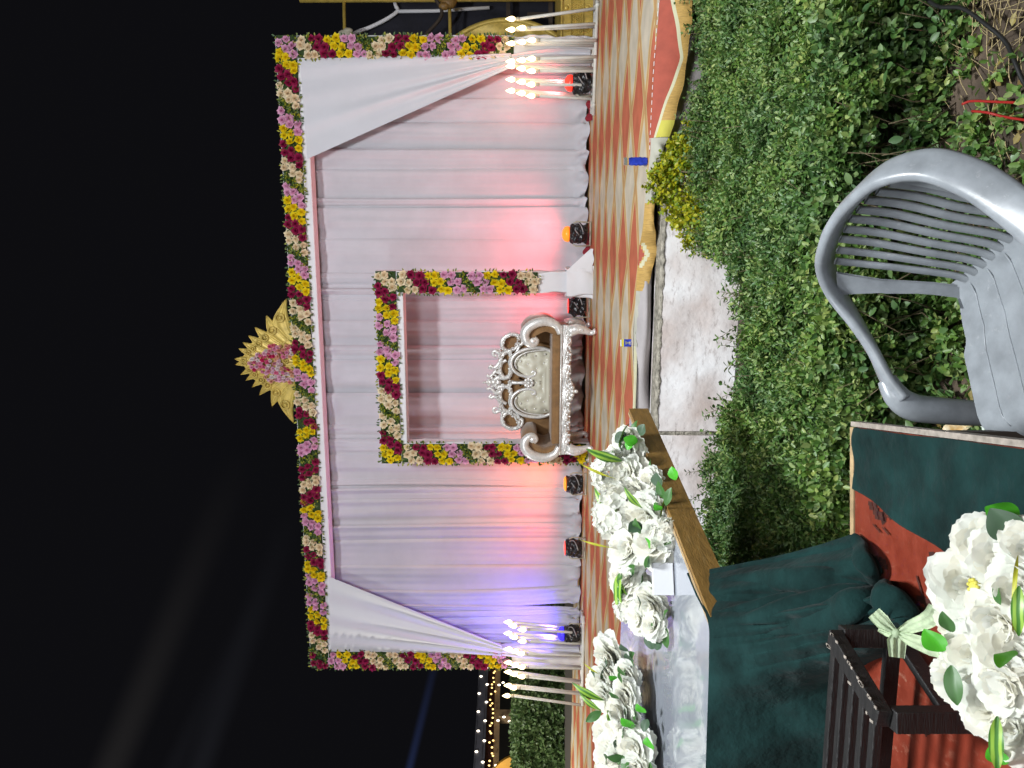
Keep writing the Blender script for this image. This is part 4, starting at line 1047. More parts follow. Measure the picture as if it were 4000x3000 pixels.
beam("broad faint warm beam highest in the night sky", at(3250, 330, 60), at(1750, 960, 60), 1.7, 2.1, (1, .92, .85), .0026)
beam("faint bluish beam, middle one of the three wide beams", at(3250, 560, 62), at(2250, 1040, 62), 1.0, 1.4, (.75, .8, 1.0), .0015)
beam("faint bluish beam, lowest of the three wide beams", at(3250, 690, 64), at(1950, 1160, 64), 1.3, 1.7, (.75, .8, 1.0), .0023)
beam("narrow bright blue beam beside the flower column", at(3120, 1570, 40), at(2420, 1742, 40), .34, .34, (.16, .27, .85), .085)

# ------------------------------------------------------------------ counter with white top
ZT = 1.03
C_A = Vector((-.121, 3.33)); C_B = Vector((-.613, 1.98)); C_C = Vector((-2.2, 2.17)); C_D = Vector((-2.45, 3.95))
co = thing("counter_table", "long counter table with a glossy white top and brown side edging", "table", (C_B.x, C_B.y, 0), 0)
o2 = Vector((C_B.x, C_B.y))
def loc2(p): q = p - o2; return (q.x, q.y)
def poly_slab(pts, z0, z1, name, m, par, smooth=False, mats=None):
    n = len(pts); g = MB()
    g.raw([(x, y, z0) for x, y in pts] + [(x, y, z1) for x, y in pts], [tuple(range(n))[::-1], tuple(range(n, 2 * n))] + [(i, (i + 1) % n, (i + 1) % n + n, i + n) for i in range(n)])
    return g.build(name, m, par, smooth=smooth)
quad = [loc2(C_B), loc2(C_A), loc2(C_D), loc2(C_C)]
g = MB()
def topf(u, v):
    a = C_B.lerp(C_A, v); b = C_C.lerp(C_D, v); p = a.lerp(b, u) - o2
    e = min(u * 6, 1) * min(1, v * 6) * min(1, (1 - v) * 6)
    return (p.x, p.y, ZT + .0015 * math.sin(u * 14 + v * 5) * e + .001 * math.sin(v * 23 + u * 7) * e)
g.grid(topf, 60, 50); g.build("top_sheet", M['table_white'], co)
poly_slab([loc2(C_B + Vector((.0, .0))), loc2(C_A), loc2(C_D), loc2(C_C)], ZT - .05, ZT - .004, "top_board", M['ply_edge'], co)
side = (C_A - C_B).normalized(); sn = Vector((side.y, -side.x))
def edge_strip(p, q, nrm, name, m, z0, z1, th):
    a, b = p - o2, q - o2; c, d = b + nrm * th, a + nrm * th
    return poly_slab([(a.x, a.y), (d.x, d.y), (c.x, c.y), (b.x, b.y)], z0, z1, name, m, co)
edge_strip(C_B + sn * .002, C_A + sn * .002, sn, "side_edging", M['table_brown'], ZT - .078, ZT + .004, .014)
edge_strip(C_B - sn * .012, C_A - sn * .012, sn, "edge_lip", M['ply_edge'], ZT + .0005, ZT + .006, .013)
for p in (C_B + Vector((-.62, .55)), C_A + Vector((-.95, -.2)), C_C + Vector((.1, .1)), C_D + Vector((.1, -.1))):
    q = p - o2; g = MB(); g.box(q.x - .03, q.x + .03, q.y - .03, q.y + .03, 0, ZT - .05); g.build("leg", M['wood_dark'], co, smooth=False)
# ------------------------------------------------------------------ green cloth
gc = thing("green_cloth", "dark green cloth hanging off the white counter and gathered over the red board", "cloth", (C_B.x, C_B.y, 0), 0)
O3 = Vector((C_B.x, C_B.y, 0))
def onz(yi, V, z): d = (CZ - z) * 3000 / (V - 1992); return Vector(((1500 - yi) / 3000 * d, d, z))
topc = [Vector(p) for p in ((-.548, 2.225, ZT + .008), (-.562, 2.17, ZT + .009), (-.578, 2.11, ZT + .010), (-.590, 2.05, ZT + .010), (-.602, 1.99, ZT + .011), (-.63, 1.966, ZT + .010), (-.68, 1.970, ZT + .009), (-.76, 1.979, ZT + .008), (-.90, 1.996, ZT + .008), (-1.10, 2.020, ZT + .008), (-1.4, 2.055, ZT + .008), (-2.1, 2.14, ZT + .008))]
botc = [onz(2090, 3326, .738), onz(2150, 3362, .752), onz(2225, 3392, .765), onz(2292, 3408, .748), onz(2325, 3468, .760), onz(2385, 3545, .758), onz(2455, 3548, .755), onz(2520, 3500, .745), Vector((-.66, 1.78, .60)), Vector((-.90, 1.86, .42)), Vector((-1.3, 1.95, .24)), Vector((-2.1, 2.08, .12))]
def curve_at(c, u):
    x = u * (len(c) - 1); i = min(len(c) - 2, int(x)); f = x - i
    p0, p1, p2, p3 = c[max(0, i - 1)], c[i], c[i + 1], c[min(len(c) - 1, i + 2)]
    return 0.5 * ((2 * p1) + (p2 - p0) * f + (2 * p0 - 5 * p1 + 4 * p2 - p3) * f * f + (3 * p1 - p0 - 3 * p2 + p3) * f ** 3)
def gcf(u, v):
    vv = min(1.0, v / .94)
    a, b = curve_at(topc, u), curve_at(botc, u)
    p = a.lerp(b, vv)
    sag = math.sin(vv * PI)
    p.z -= .045 * sag * (1 if u < .5 else max(.15, 1 - (u - .5) * 4))
    pin = math.exp(-((u - .27) / .085) ** 2)                    # everything is drawn to the pinch
    k = max(0.0, 1 - abs(u - .33) / .36)
    n = Vector((.30, -.55, .78))
    ph = (u - .27) * 11 + 18.0 * (u - .27) * abs(u - .27) + .35 * math.sin(vv * 3 + u * 9)
    am = .095 * min(1, vv * 1.7) * (1 - .35 * vv) * k * (1 - .45 * pin * vv)
    p += n * am * (abs(math.sin(ph)) ** .75 - .5 + .22 * abs(math.sin(ph * 2.3 + 1.1)) + .10 * math.sin(ph * 5.1))
    wr_ = math.sin((u * 15 + vv * 7) + 1.6 * math.sin(u * 11 - vv * 5)) * math.sin(u * 27 - vv * 13 + 2 * math.sin(vv * 6))
    p += Vector((0, -.7, .5)) * .007 * wr_ * min(1, vv * 5)
    p -= n * .030 * pin * vv ** 3                                # the dent of the pinch
    lob = math.exp(-((u - .47) / .10) ** 2)
    p += Vector((.1, -.2, .9)) * .050 * lob * math.sin(min(1, vv) * PI * .92) ** 2 * vv
    j = max(0.0, min(1, (u - .62) / .15))
    p += Vector((0, -1, 0)) * j * vv * (.020 * math.sin(u * 60) + .02 * math.sin(u * 23 + vv * 2) + .012 * math.sin(u * 90 + vv * 4))
    if v > .94:                                                  # the hem turns under onto the board
        w = (v - .94) / .06; p.z = p.z + (min(p.z, .725) - p.z) * w; p += (a - b).normalized() * .012 * w
    return p - O3
g = MB(); g.grid(gcf, 420, 90); g.build("hanging_sheet", M['green_cloth'], gc)
NF = Vector((.30, -.55, .78))
def roll(us, vs, rad, lift, fl=.75):
    P = catmull([gcf(u, v) + NF * lift for u, v in zip(us, vs)], 8); m_ = len(P); g = MB()
    R = [np.interp(i / (m_ - 1), np.linspace(0, 1, len(rad)), rad) * (1 + .05 * math.sin(i * .7)) for i in range(m_)]
    g.tube(P, R, 16, flat=fl, ref=tuple(NF)); g.build("gathered_fold", M['green_cloth'], gc)
roll([.10, .13, .18, .225, .262], [.10, .30, .55, .78, .95], [.004, .022, .034, .030, .014], -.006)
roll([.34, .325, .305, .29, .275], [.06, .28, .52, .76, .95], [.004, .020, .032, .030, .012], -.004)
roll([.42, .395, .36, .32, .285], [.10, .32, .55, .78, .95], [.004, .026, .036, .030, .012], -.010)
roll([.50, .475, .44, .39, .33], [.22, .42, .62, .80, .93], [.004, .026, .038, .034, .016], -.012)
roll([.27, .30, .34, .39, .44, .49, .53], [.96, .95, .94, .93, .93, .93, .92], [.012, .022, .030, .033, .031, .026, .014], .0, .6)
roll([.02, .07, .13, .19, .25], [.96, .95, .94, .95, .96], [.012, .020, .024, .020, .012], .0, .6)

# ------------------------------------------------------------------ red board table
ZR = .72
rt = thing("board_table", "work table topped with red film faced plywood printed with dark stamps", "table", (-.6, 1.4, 0), 0)
O4 = Vector((-.6, 1.4, 0))
def rbx(x0, x1, y0, y1, z0, z1, name, m, bev=0): 
    g = MB(); g.box(x0 + .6, x1 + .6, y0 - 1.4, y1 - 1.4, z0, z1); return g.build(name, m, rt, smooth=False, bevel=bev)
rbx(-1.25, -.104, .80, 1.845, ZR - .018, ZR, "board", M['ply_red'])
rbx(-1.25, -.1045, 1.847, 1.866, ZR - .03, ZR + .003, "edge_batten", M['ply_edge'])
rbx(-.1025, -.091, .80, 1.866, ZR - .03, ZR + .001, "side_batten", M['bare_wood'])
for x, y in ((-1.2, 1.8), (-.14, 1.8), (-1.2, .86), (-.14, .86)): rbx(x - .03, x + .03, y - .03, y + .03, 0, ZR - .02, "leg", M['wood_dark'])
def onz(yi, V, z): d = (CZ - z) * 3000 / (V - 1992); return Vector(((1500 - yi) / 3000 * d, d, z))
# stamped print: lettering too worn to read, kept as worn bars and an arched emblem of equal size
def stamp(bars, name="printed_stamp"):
    g = MB()
    for bi, (yi, V, w, h, an) in enumerate(bars):
        w *= .95; h *= 1.1; c = onz(yi, V, ZR + .0022 + .0004 * bi) - O4; ca, sa = math.cos(an), math.sin(an)
        q = [(c.x + x * ca - y * sa, c.y + x * sa + y * ca, c.z) for x, y in ((-w / 2, -h / 2), (w / 2, -h / 2), (w / 2, h / 2), (-w / 2, h / 2))]
        g.raw(q, [(0, 1, 2, 3)])
    return g.build(name, M['stamp'], rt, smooth=False)
def emblem(yi, V, rad, an0):
    c = onz(yi, V, ZR + .0012) - O4; g = MB()
    for k in range(4):
        r0, r1 = rad * (.28 + .2 * k), rad * (.28 + .2 * k + .13)
        g.grid(lambda u, v: (c.x + (r0 + (r1 - r0) * v) * math.cos(an0 + u * PI * 1.1), c.y + 1.3 * (r0 + (r1 - r0) * v) * math.sin(an0 + u * PI * 1.1), c.z), 14, 1)
    g.build("printed_emblem", M['stamp'], rt, smooth=False)
stamp([(1968, 3400, .010, .016, .0), (1985, 3405, .009, .018, .0), (1972, 3418, .010, .016, .0), (1990, 3424, .010, .018, .0), (2005, 3420, .009, .018, .0), (2022, 3426, .009, .016, .0), (2008, 3440, .010, .018, .0), (2026, 3444, .009, .016, .0), (2064, 3425, .004, .034, -.35), (2074, 3460, .004, .030, -.35)])
emblem(2034, 3470, .024, -1.2)
stamp([(2185, 3440, .010, .014, .2), (2195, 3455, .011, .016, .2), (2205, 3446, .011, .013, .2), (2215, 3462, .010, .014, .2), (2178, 3425, .008, .012, .2)])
stamp([(2165, 3640, .009, .016, .25), (2170, 3655, .009, .016, .25), (2176, 3668, .009, .016, .25), (2184, 3692, .009, .014, .25), (2188, 3704, .008, .014, .25)])
stamp([(2340, 3600, .012, .032, .2), (2350, 3616, .012, .034, .2), (2358, 3632, .012, .034, .2), (2385, 3618, .010, .03, .2), (2312, 3600, .006, .06, -1.0)])
emblem(2850, 3655, .04, -1.0)
# runner
run = thing("table_runner", "flat dark green cloth laid over the red board beside the plastic chair", "cloth", (-.3, 1.4, 0), 0)
pa = [(-.098, 1.862), (-.245, 1.858)]; 
far = [Vector((-.092, 1.872)), Vector((-.255, 1.868))]; 
lefts = [onz(1905, 3335, ZR), onz(1965, 3430, ZR), onz(2058, 3550, ZR), onz(2145, 3690, ZR), onz(2215, 3790, ZR), onz(2310, 3990, ZR), onz(2360, 4300, ZR)]
rights = [Vector((-.1035 + .0008 * math.sin(k * 2.1), (CZ - ZR) * 3000 / (V - 1992), ZR)) for k, V in enumerate((3352, 3430, 3550, 3690, 3790, 3990, 4300))]
def runf(u, v):
    a, b = curve_at(rights, v), curve_at(lefts, v); p = a.lerp(b, u)
    z = ZR + .008 + .003 * math.sin(u * 5 + v * 9) + .003 * math.sin(v * 21 + u * 8) + .004 * max(0, math.sin(u * 3 + v * 4 + 1))
    if v < .02: z -= .014
    return (p.x + .3, p.y - 1.4, z)
g = MB(); g.grid(runf, 60, 90); g.build("runner_sheet", M['green_cloth'], run)

# ------------------------------------------------------------------ black slatted crate
cq = thing("slatted_crate", "small worn black wooden crate stand with a slatted top", "crate", (-.585, 1.337, ZR), 0)
fr_, rr_ = Vector((0, 0)), Vector((.078, .205)); ll = Vector((-.34, .055))
HT = .178
def cbar(a, b, w, h, name, m='black_wood', zz=HT):
    g = MB(); g.bar((a[0], a[1], zz), (b[0], b[1], zz), w, h); return g.build(name, M[m], cq, smooth=False, bevel=.002)
cbar(fr_, rr_, .034, .026, "side_rail"); cbar(fr_ + ll, rr_ + ll, .034, .026, "side_rail")
for k in range(5):
    p = fr_.lerp(rr_, .09 + .205 * k); cbar(p + ll * .05, p + ll * .97, .020, .016, "slat", zz=HT + .003)
for p in (fr_, rr_, fr_ + ll, rr_ + ll):
    g = MB(); g.box(p.x - .019, p.x + .019, p.y - .016, p.y + .016, .001, HT + (-.014)); g.build("leg", M['black_wood'], cq, smooth=False, bevel=.002)
cbar(fr_ + Vector((0, .02)), rr_, .016, .03, "lower_rail", zz=.05); cbar(rr_, rr_ + ll, .016, .03, "lower_rail", zz=.06)
g = MB(); rr = random.Random(5)
for k in range(22):
    f = rr.uniform(.05, .98); p = fr_.lerp(rr_, f); e = .0165 * rr.choice((-1, 1, 1)); nrm = Vector((.93, -.35))
    g.box(p.x + nrm.x * e - .002, p.x + nrm.x * e + .003, p.y + nrm.y * e - rr.uniform(.002, .008), p.y + nrm.y * e + rr.uniform(.002, .008), HT + .0125, HT + .0142)
tag(g.build("chipped_paint", M['bare_wood'], cq, smooth=False), kind='stuff')

# ------------------------------------------------------------------ big white blooms
def peony(seed, layers=((10, 3, 1.0), (9, 20, .97), (9, 38, .86), (8, 55, .70), (6, 70, .52), (5, 82, .36))):
    r = random.Random(seed); g = MB(); tw = r.uniform(0, 6)
    for li, (cnt, el, ln) in enumerate(layers):
        for k in range(cnt):
            a = 2 * PI * (k + .5 * (li % 2) + r.uniform(-.14, .14)) / cnt + tw; e = math.radians(el + r.uniform(-6, 6)); l = .5 * ln * r.uniform(.90, 1.08); w = l * r.uniform(.44, .52); cur = r.uniform(.05, .40); ruf = r.uniform(.006, .022); ph = r.uniform(0, 6)
            ca, sa = math.cos(a), math.sin(a)
            def fn(u, v):
                x = 2 * u - 1
                wid = w * (math.sin(min(1, v * .72 + .10) * PI) ** .65)
                vv = v - .10 * x * x * v * v + .03 * math.cos(x * 7 + ph) * v ** 3
                ee = e + cur * (.5 - vv)                       # a shallow spoon: the foot rises, the tip lies back
                rad = .02 + l * vv * math.cos(ee); h = l * vv * math.sin(ee) + .30 * w * x * x * (1 - .5 * v) + ruf * math.sin(x * 6 + ph) * v
                y = wid * x
                return (rad * ca - y * sa, rad * sa + y * ca, h + .05 * math.sin(math.radians(el)) - .04)
            g.grid(fn, 6, 6)
    return g.mesh("peony", M['fl_white'])
PEO = [peony(i) for i in range(4)]
def hydra(seed):
    r = random.Random(seed); g = MB()
    for k in range(46):
        z = 1 - 1.55 * (k + .5) / 46; a = k * 2.39996 + r.uniform(-.15, .15); s = math.sqrt(max(0, 1 - z * z))
        n = Vector((s * math.cos(a), s * math.sin(a), z)); t1 = n.cross(Vector((0, 0, 1)) if abs(n.z) < .9 else Vector((1, 0, 0))).normalized(); t2 = n.cross(t1)
        c = n * .42 * r.uniform(.92, 1.08); ro = r.uniform(0, 1.6)
        for q in range(4):
            d = t1 * math.cos(ro + q * PI / 2) + t2 * math.sin(ro + q * PI / 2); sd = n.cross(d); l = r.uniform(.15, .20); w = l * .52; cu = r.uniform(-.06, .10)
            def fn(u, v):
                x = 2 * u - 1; ww = w * math.sin(min(1, v * .75 + .14) * PI) ** .6
                return c + d * l * v + sd * ww * x + n * (.03 + cu * v * v + .03 * x * x)
            g.grid(fn, 2, 3)
    return g.mesh("hydrangea", M['fl_white'])
HYD = [hydra(i + 40) for i in range(2)]
def bigleaf(ln, wd, m, bend=.15, tipw=1.0):
    def fn(u, v):
        x = 2 * u - 1; w = wd * math.sin(min(1, v ** tipw * .97 + .02) * PI) ** .75
        return (x * w, ln * v, -bend * ln * v * v + .25 * w * abs(x) + .02 * ln * math.sin(v * 9) * x)
    g = MB(); g.grid(fn, 6, 10); return g.mesh("leaf", m)
LEAF = {'round': bigleaf(.075, .032, M['euca']), 'bright': bigleaf(.07, .030, M['euca_bright']), 'dark': bigleaf(.09, .022, M['leaf_dark']), 'striped': bigleaf(.17, .023, M['striped'], .3), 'blade': bigleaf(.16, .005, M['leaf_garland'], .35)}
LEAFN = {'round': "grey_green_leaf", 'bright': "bright_leaf", 'dark': "dark_leaf", 'striped': "striped_leaf", 'blade': "grass_blade"}
def orient(o, d, up=Vector((0, 0, 1)), roll=0.0):
    d = Vector(d).normalized(); x = d.cross(up)
    if x.length < 1e-3: x = Vector((1, 0, 0))
    x.normalize(); z = x.cross(d)
    Mx = Matrix((x, d, z)).transposed().to_4x4() @ Matrix.Rotation(roll, 4, 'Y')
    o.rotation_euler = Mx.to_euler()
def arrangement(name, lab, cat, heads, leaves, base, group=None, seed=0, extra=(), lsc=1.0):
    r = random.Random(seed); th = thing(name, lab, cat, base, 0, group); B = Vector(base); cs = []
    for (yi, V, d, dia, kind) in heads:
        c = at(yi, V, d); s = dia / 3000 * d
        me = r.choice(PEO) if kind == 'p' or r.random() < .6 else r.choice(HYD)
        o = link("white_bloom", me, th, c - B, (r.uniform(-.5, .1) + .75, r.uniform(-.4, .4), r.uniform(0, 6)), s * (1.08 if lsc == 1.0 else 1.12)); cs.append((c, s)); o.rotation_mode = 'ZYX'
    for i in range(leaves):
        c, s = r.choice(cs); a = r.uniform(0, 2 * PI); k = r.choice(('round', 'round', 'dark', 'dark', 'dark', 'dark', 'striped' if r.random() < .4 else 'dark', 'bright' if r.random() < .4 else 'round'))
        d = Vector((math.cos(a), math.sin(a), r.uniform(-.35, .45)))
        p = c + d * s * r.uniform(.22, .42) + Vector((0, 0, random.Random(i).uniform(-.28, .22) * s))
        p.z = max(p.z, B.z + .012)
        if d.z < 0 and p.z + d.z * .1 < B.z + .01: d.z = .05
        o = link(LEAFN[k], LEAF[k], th, p - B, None, r.uniform(.5, .8) * lsc); orient(o, d, roll=r.uniform(-.6, .6))
    for (k, yi, V, d, dirv, sc) in extra:
        o = link(LEAFN[k], LEAF[k], th, at(yi, V, d) - B, None, sc * (lsc if lsc < 1 else .8)); orient(o, dirv, Vector((0, -.7, .7)), 0)
    # hidden stems give the heads something to sit on
    for (c, s) in cs:
        q = Vector((c.x, c.y, max(B.z + .012, c.z - .3 * s)))
        if c.z - B.z > .05:
            g = MB(); g.tube([q - B, c - B + Vector((.0, .0, -.05))], .006, 5); g.build("stem", M['stem'], th)
    return th
h1 = [(1740, 2462, 2.96, 150, 'p'), (1795, 2420, 2.96, 120, 'p'), (1850, 2392, 2.90, 150, 'h'), (1862, 2465, 2.84, 170, 'p'), (1880, 2545, 2.72, 110, 'h'), (1935, 2500, 2.76, 150, 'p'), (1945, 2425, 2.82, 140, 'p'), (2010, 2432, 2.74, 200, 'h'), (2012, 2535, 2.62, 185, 'p'), (2075, 2490, 2.66, 150, 'p'), (2092, 2606, 2.46, 120, 'h'), (2140, 2470, 2.64, 210, 'p'), (2128, 2560, 2.50, 180, 'p'), (2195, 2440, 2.66, 110, 'h'), (2235, 2520, 2.58, 120, 'p'), (2258, 2455, 2.64, 160, 'p'), (2310, 2485, 2.62, 150, 'h'), (2365, 2465, 2.64, 120, 'h'), (2355, 2545, 2.52, 150, 'p'), (2410, 2505, 2.56, 130, 'p'), (2445, 2560, 2.48, 120, 'p')]
h1 = [h for h in h1 if not (2180 < h[0] < 2330 and h[1] > 2500)]
ex1 = [('bright', 1725, 2490, 2.86, (.2, -.2, .9), .95), ('bright', 1715, 2470, 2.88, (-.7, 0, .4), .8), ('round', 1690, 2445, 2.92, (-.5, 0, .6), .9), ('round', 1700, 2500, 2.84, (.5, -.3, -.1), .8), ('striped', 1800, 2430, 2.80, (.2, -.4, .9), 1.0), ('blade', 1870, 2405, 2.75, (.3, -.2, 1), 1.1), ('striped', 1985, 2510, 2.52, (.5, -.5, .7), .75), ('striped', 2030, 2405, 2.72, (.8, 0, .75), .95), ('dark', 2020, 2410, 2.72, (.6, 0, .9), 1.0), ('striped', 2240, 2420, 2.6, (-1, 0, .16), 1.0), ('striped', 2262, 2412, 2.6, (-1, 0, -.35), .9), ('blade', 2140, 2395, 2.62, (.15, -.1, 1), .9), ('round', 2045, 2505, 2.5, (-.2, -.3, .5), .9), ('dark', 2085, 2500, 2.5, (.6, -.4, .3), .9), ('bright', 1990, 2585, 2.5, (.2, -.2, .4), .6), ('dark', 1950, 2595, 2.5, (.6, -.2, .3), .9), ('dark', 1975, 2600, 2.48, (.7, -.3, -.1), .9), ('bright', 1875, 2640, 2.48, (.9, 0, .35), .8), ('round', 2470, 2570, 2.48, (-.8, 0, .12), 1.0), ('dark', 2440, 2595, 2.45, (-.9, -.2, -.0), 1.0), ('round', 2480, 2540, 2.5, (-.6, .1, .0), .9), ('round', 1905, 2575, 2.58, (.6, -.2, .2), .9)]
arrangement("flower_arrangement", "white silk flower arrangement with striped leaves curving along the counter's brown edge", "flower arrangement", h1, 64, tuple(onz(2050, 2560, ZT + .004)), "white flower arrangements on the counter", 3, ex1)
h2 = [(2570, 2400, 2.96, 190, 'h'), (2635, 2455, 2.80, 110, 'h'), (2640, 2390, 2.9, 140, 'p'), (2675, 2362, 2.92, 150, 'p'), (2712, 2452, 2.76, 130, 'p'), (2728, 2370, 2.86, 120, 'p'), (2765, 2415, 2.82, 130, 'p'), (2792, 2440, 2.76, 170, 'h'), (2845, 2425, 2.78, 155, 'p'), (2862, 2368, 2.86, 125, 'p'), (2918, 2490, 2.66, 165, 'p'), (2938, 2392, 2.8, 165, 'p'), (2975, 2432, 2.74, 150, 'p'), (2998, 2500, 2.64, 150, 'p'), (3030, 2400, 2.8, 160, 'p'), (3060, 2470, 2.7, 170, 'h')]
ex2 = [('striped', 2735, 2360, 2.7, (.35, -.2, .9), .9), ('striped', 2775, 2350, 2.7, (.4, -.2, .7), .7), ('dark', 2780, 2350, 2.7, (-.4, -.2, .8), .9), ('bright', 2785, 2520, 2.62, (.4, -.2, .4), .85), ('bright', 2835, 2475, 2.66, (.3, -.2, .5), 1.0), ('bright', 2925, 2545, 2.58, (.4, -.2, .2), .9), ('round', 2545, 2450, 2.72, (.3, -.2, .3), .7), ('round', 2580, 2470, 2.7, (.3, -.3, .3), .8), ('dark', 2935, 2445, 2.66, (-.6, -.3, .1), 1.1), ('dark', 2960, 2440, 2.66, (.1, -.3, .9), .9), ('blade', 2640, 2355, 2.72, (.3, 0, .7), .7), ('dark', 2640, 2440, 2.7, (.5, -.3, .4), .7), ('bright', 2650, 2410, 2.7, (.2, -.3, .6), .6), ('dark', 2730, 2420, 2.7, (.4, -.3, .6), .7), ('round', 2810, 2530, 2.6, (-.3, -.2, .2), .7)]
arrangement("flower_arrangement", "white silk flower arrangement on the counter's far edge, nearest the clipped hedge", "flower arrangement", h2, 60, tuple(onz(2800, 2500, ZT + .004)), "white flower arrangements on the counter", 7, ex2)
# white card box
pc = onz(2262, 2632, ZT + .004); wb = thing("card_box", "blank white card box leaning in the flowers on the counter", "box", tuple(pc), .22)
g = MB(); g.box(-.050, .050, 0, .035, 0, .066, M=Matrix.Rotation(-.12, 4, 'X')); g.build("card_body", M['white_card'], wb, smooth=False, bevel=.002)

# ------------------------------------------------------------------ bouquet near the lens
hb_ = [(2290, 3800, 1.20, 300, 'p'), (2120, 3860, 1.17, 220, 'p'), (2185, 3940, 1.13, 260, 'p'), (2440, 3760, 1.22, 180, 'p'), (2420, 3930, 1.12, 270, 'p'), (2560, 3830, 1.17, 260, 'p'), (2680, 3770, 1.20, 230, 'p'), (2560, 3990, 1.1, 300, 'p'), (2760, 3880, 1.14, 240, 'p'), (2860, 3980, 1.1, 220, 'p'), (2300, 4010, 1.08, 260, 'p'), (2680, 3950, 1.1, 250, 'p'), (2150, 4040, 1.08, 230, 'p')]
exb = [('bright', 2030, 3980, 1.12, (.3, -.1, .9), 1.15), ('round', 2115, 3990, 1.1, (.8, .1, .75), 1.25), ('bright', 2545, 3690, 1.2, (.5, 0, .5), 1.0), ('dark', 2600, 3720, 1.16, (-.7, -.3, .1), 1.0), ('blade', 2170, 3980, 1.07, (-.6, -.3, .3), 1.0), ('striped', 2290, 3985, 1.05, (-.8, -.2, .2), .62), ('bright', 2570, 3960, 1.04, (.1, -.3, .5), .9), ('striped', 2800, 3900, 1.08, (-.9, -.2, .2), .7), ('bright', 2990, 3920, 1.1, (.4, -.1, .3), .8), ('dark', 2470, 3720, 1.17, (.5, -.3, .4), .8)]
pb = onz(2500, 3960, ZR + .012)
bq = arrangement("bouquet", "large white silk bouquet tied with a pale green ribbon on the red board", "bouquet", hb_, 8, tuple(pb), None, 5, exb, .62)
yh = MB(); yh.ball((0, 0, 0), (.011, .011, .009), 8, 5)
for k in range(9): yh.ball((.011 * math.cos(k * .7), .011 * math.sin(k * .7), .004), .0035, 6, 4)
yh.build("flower_heart", M['fl_heart'], bq, at(2295, 3815, 1.155) - pb)
def ribbon(pts, w, name, tw=(0, 0)):
    P = catmull(pts, 8); m_ = len(P); g = MB()
    def fn(u, v):
        i = min(m_ - 1, int(round(u * (m_ - 1)))); p = P[i]; t = (P[min(m_ - 1, i + 1)] - P[max(0, i - 1)]).normalized()
        view = (p - Vector((0, 0, CZ))).normalized(); sd = t.cross(view).normalized()
        an = tw[0] + (tw[1] - tw[0]) * u; sd = sd * math.cos(an) + view * math.sin(an)
        ww = np.interp(u, np.linspace(0, 1, len(w)), w)
        return p + sd * ww * (2 * v - 1) + view * .004 * math.sin(v * 16) - pb
    g.grid(fn, m_ - 1, 8); return g.build(name, M['ribbon'], bq)
K = at(2475, 3505, 1.36)
ribbon([at(2395, 3415, 1.40), at(2430, 3450, 1.38), K], [.013, .014, .005], "ribbon_loop", (0, .5))
ribbon([at(2460, 3432, 1.39), at(2470, 3470, 1.375), K], [.004, .009, .005], "ribbon_loop", (.4, .1))
ribbon([K, at(2505, 3505, 1.36), at(2570, 3505, 1.355)], [.006, .016, .013], "ribbon_tail", (0, .3))
ribbon([K, at(2450, 3560, 1.34), at(2420, 3630, 1.30), at(2375, 3660, 1.24)], [.005, .011, .014, .012], "ribbon_tail", (.2, -.2))
ribbon([K, at(2500, 3560, 1.33), at(2530, 3640, 1.27), at(2545, 3690, 1.22)], [.005, .011, .014, .012], "ribbon_tail", (-.2, .3))
g = MB(); g.ball(K - pb, (.009, .008, .008), 8, 5); g.build("ribbon_knot", M['ribbon'], bq)

# ------------------------------------------------------------------ grey plastic chair
chd = math.atan2(-.41, -.91) - PI / 2
ch = thing("plastic_chair", "grey moulded plastic armchair with a slatted back beside the hedge", "chair", (.159, 1.705, 0), chd); ch.scale = (1, 1, .95)
MC = M['chair']
rim = [(.328, .075, .572), (.322, .02, .600), (.305, -.06, .632), (.283, -.14, .678), (.246, -.205, .735), (.175, -.243, .782), (.088, -.257, .802), (0, -.262, .808)]
P = catmull(rim + [(-x, y, z) for x, y, z in rim[::-1][1:]], 8); g = MB(); m_ = len(P); b = 0; rimP = P; m_r = m_; rimF = []
for i in range(m_):
    t = (P[min(m_ - 1, i + 1)] - P[max(0, i - 1)]).normalized(); f = i / (m_ - 1); k = min(1, 1 - abs(2 * f - 1))
    outv = Vector((P[i].x, P[i].y + .02, 0)); outv = (outv - t * outv.dot(t)).normalized(); upv = t.cross(outv)
    if upv.z < 0: upv = -upv
    tilt = .35 + .5 * min(1, k * 1.6); A1 = outv * math.cos(tilt) - upv * math.sin(tilt) * -1 * -1; A1 = outv * math.cos(tilt) - upv * math.sin(tilt); B1 = outv * math.sin(tilt) + upv * math.cos(tilt); rimF.append((P[i].copy(), A1, B1))
    for q in range(14):
        an = 2 * PI * q / 14; ca, sa = math.cos(an), math.sin(an)
        g.v.append(P[i] + A1 * .039 * math.copysign(abs(ca) ** .6, ca) + B1 * .0165 * math.copysign(abs(sa) ** .8, sa))
for i in range(m_ - 1):
    for q in range(14): g.face((i * 14 + q, i * 14 + (q + 1) % 14, (i + 1) * 14 + (q + 1) % 14, (i + 1) * 14 + q))
g.face(list(range(14))[::-1]); g.face([(m_ - 1) * 14 + q for q in range(14)])
rimo = g.build("arm_and_back_rim", MC, ch)
def rimz(x):     # back rim at lateral x
    return interp(abs(x), [0, .085, .17, .238], [.800, .793, .772, .725]), interp(abs(x), [0, .085, .17, .238], [-.258, -.253, -.236, -.195])
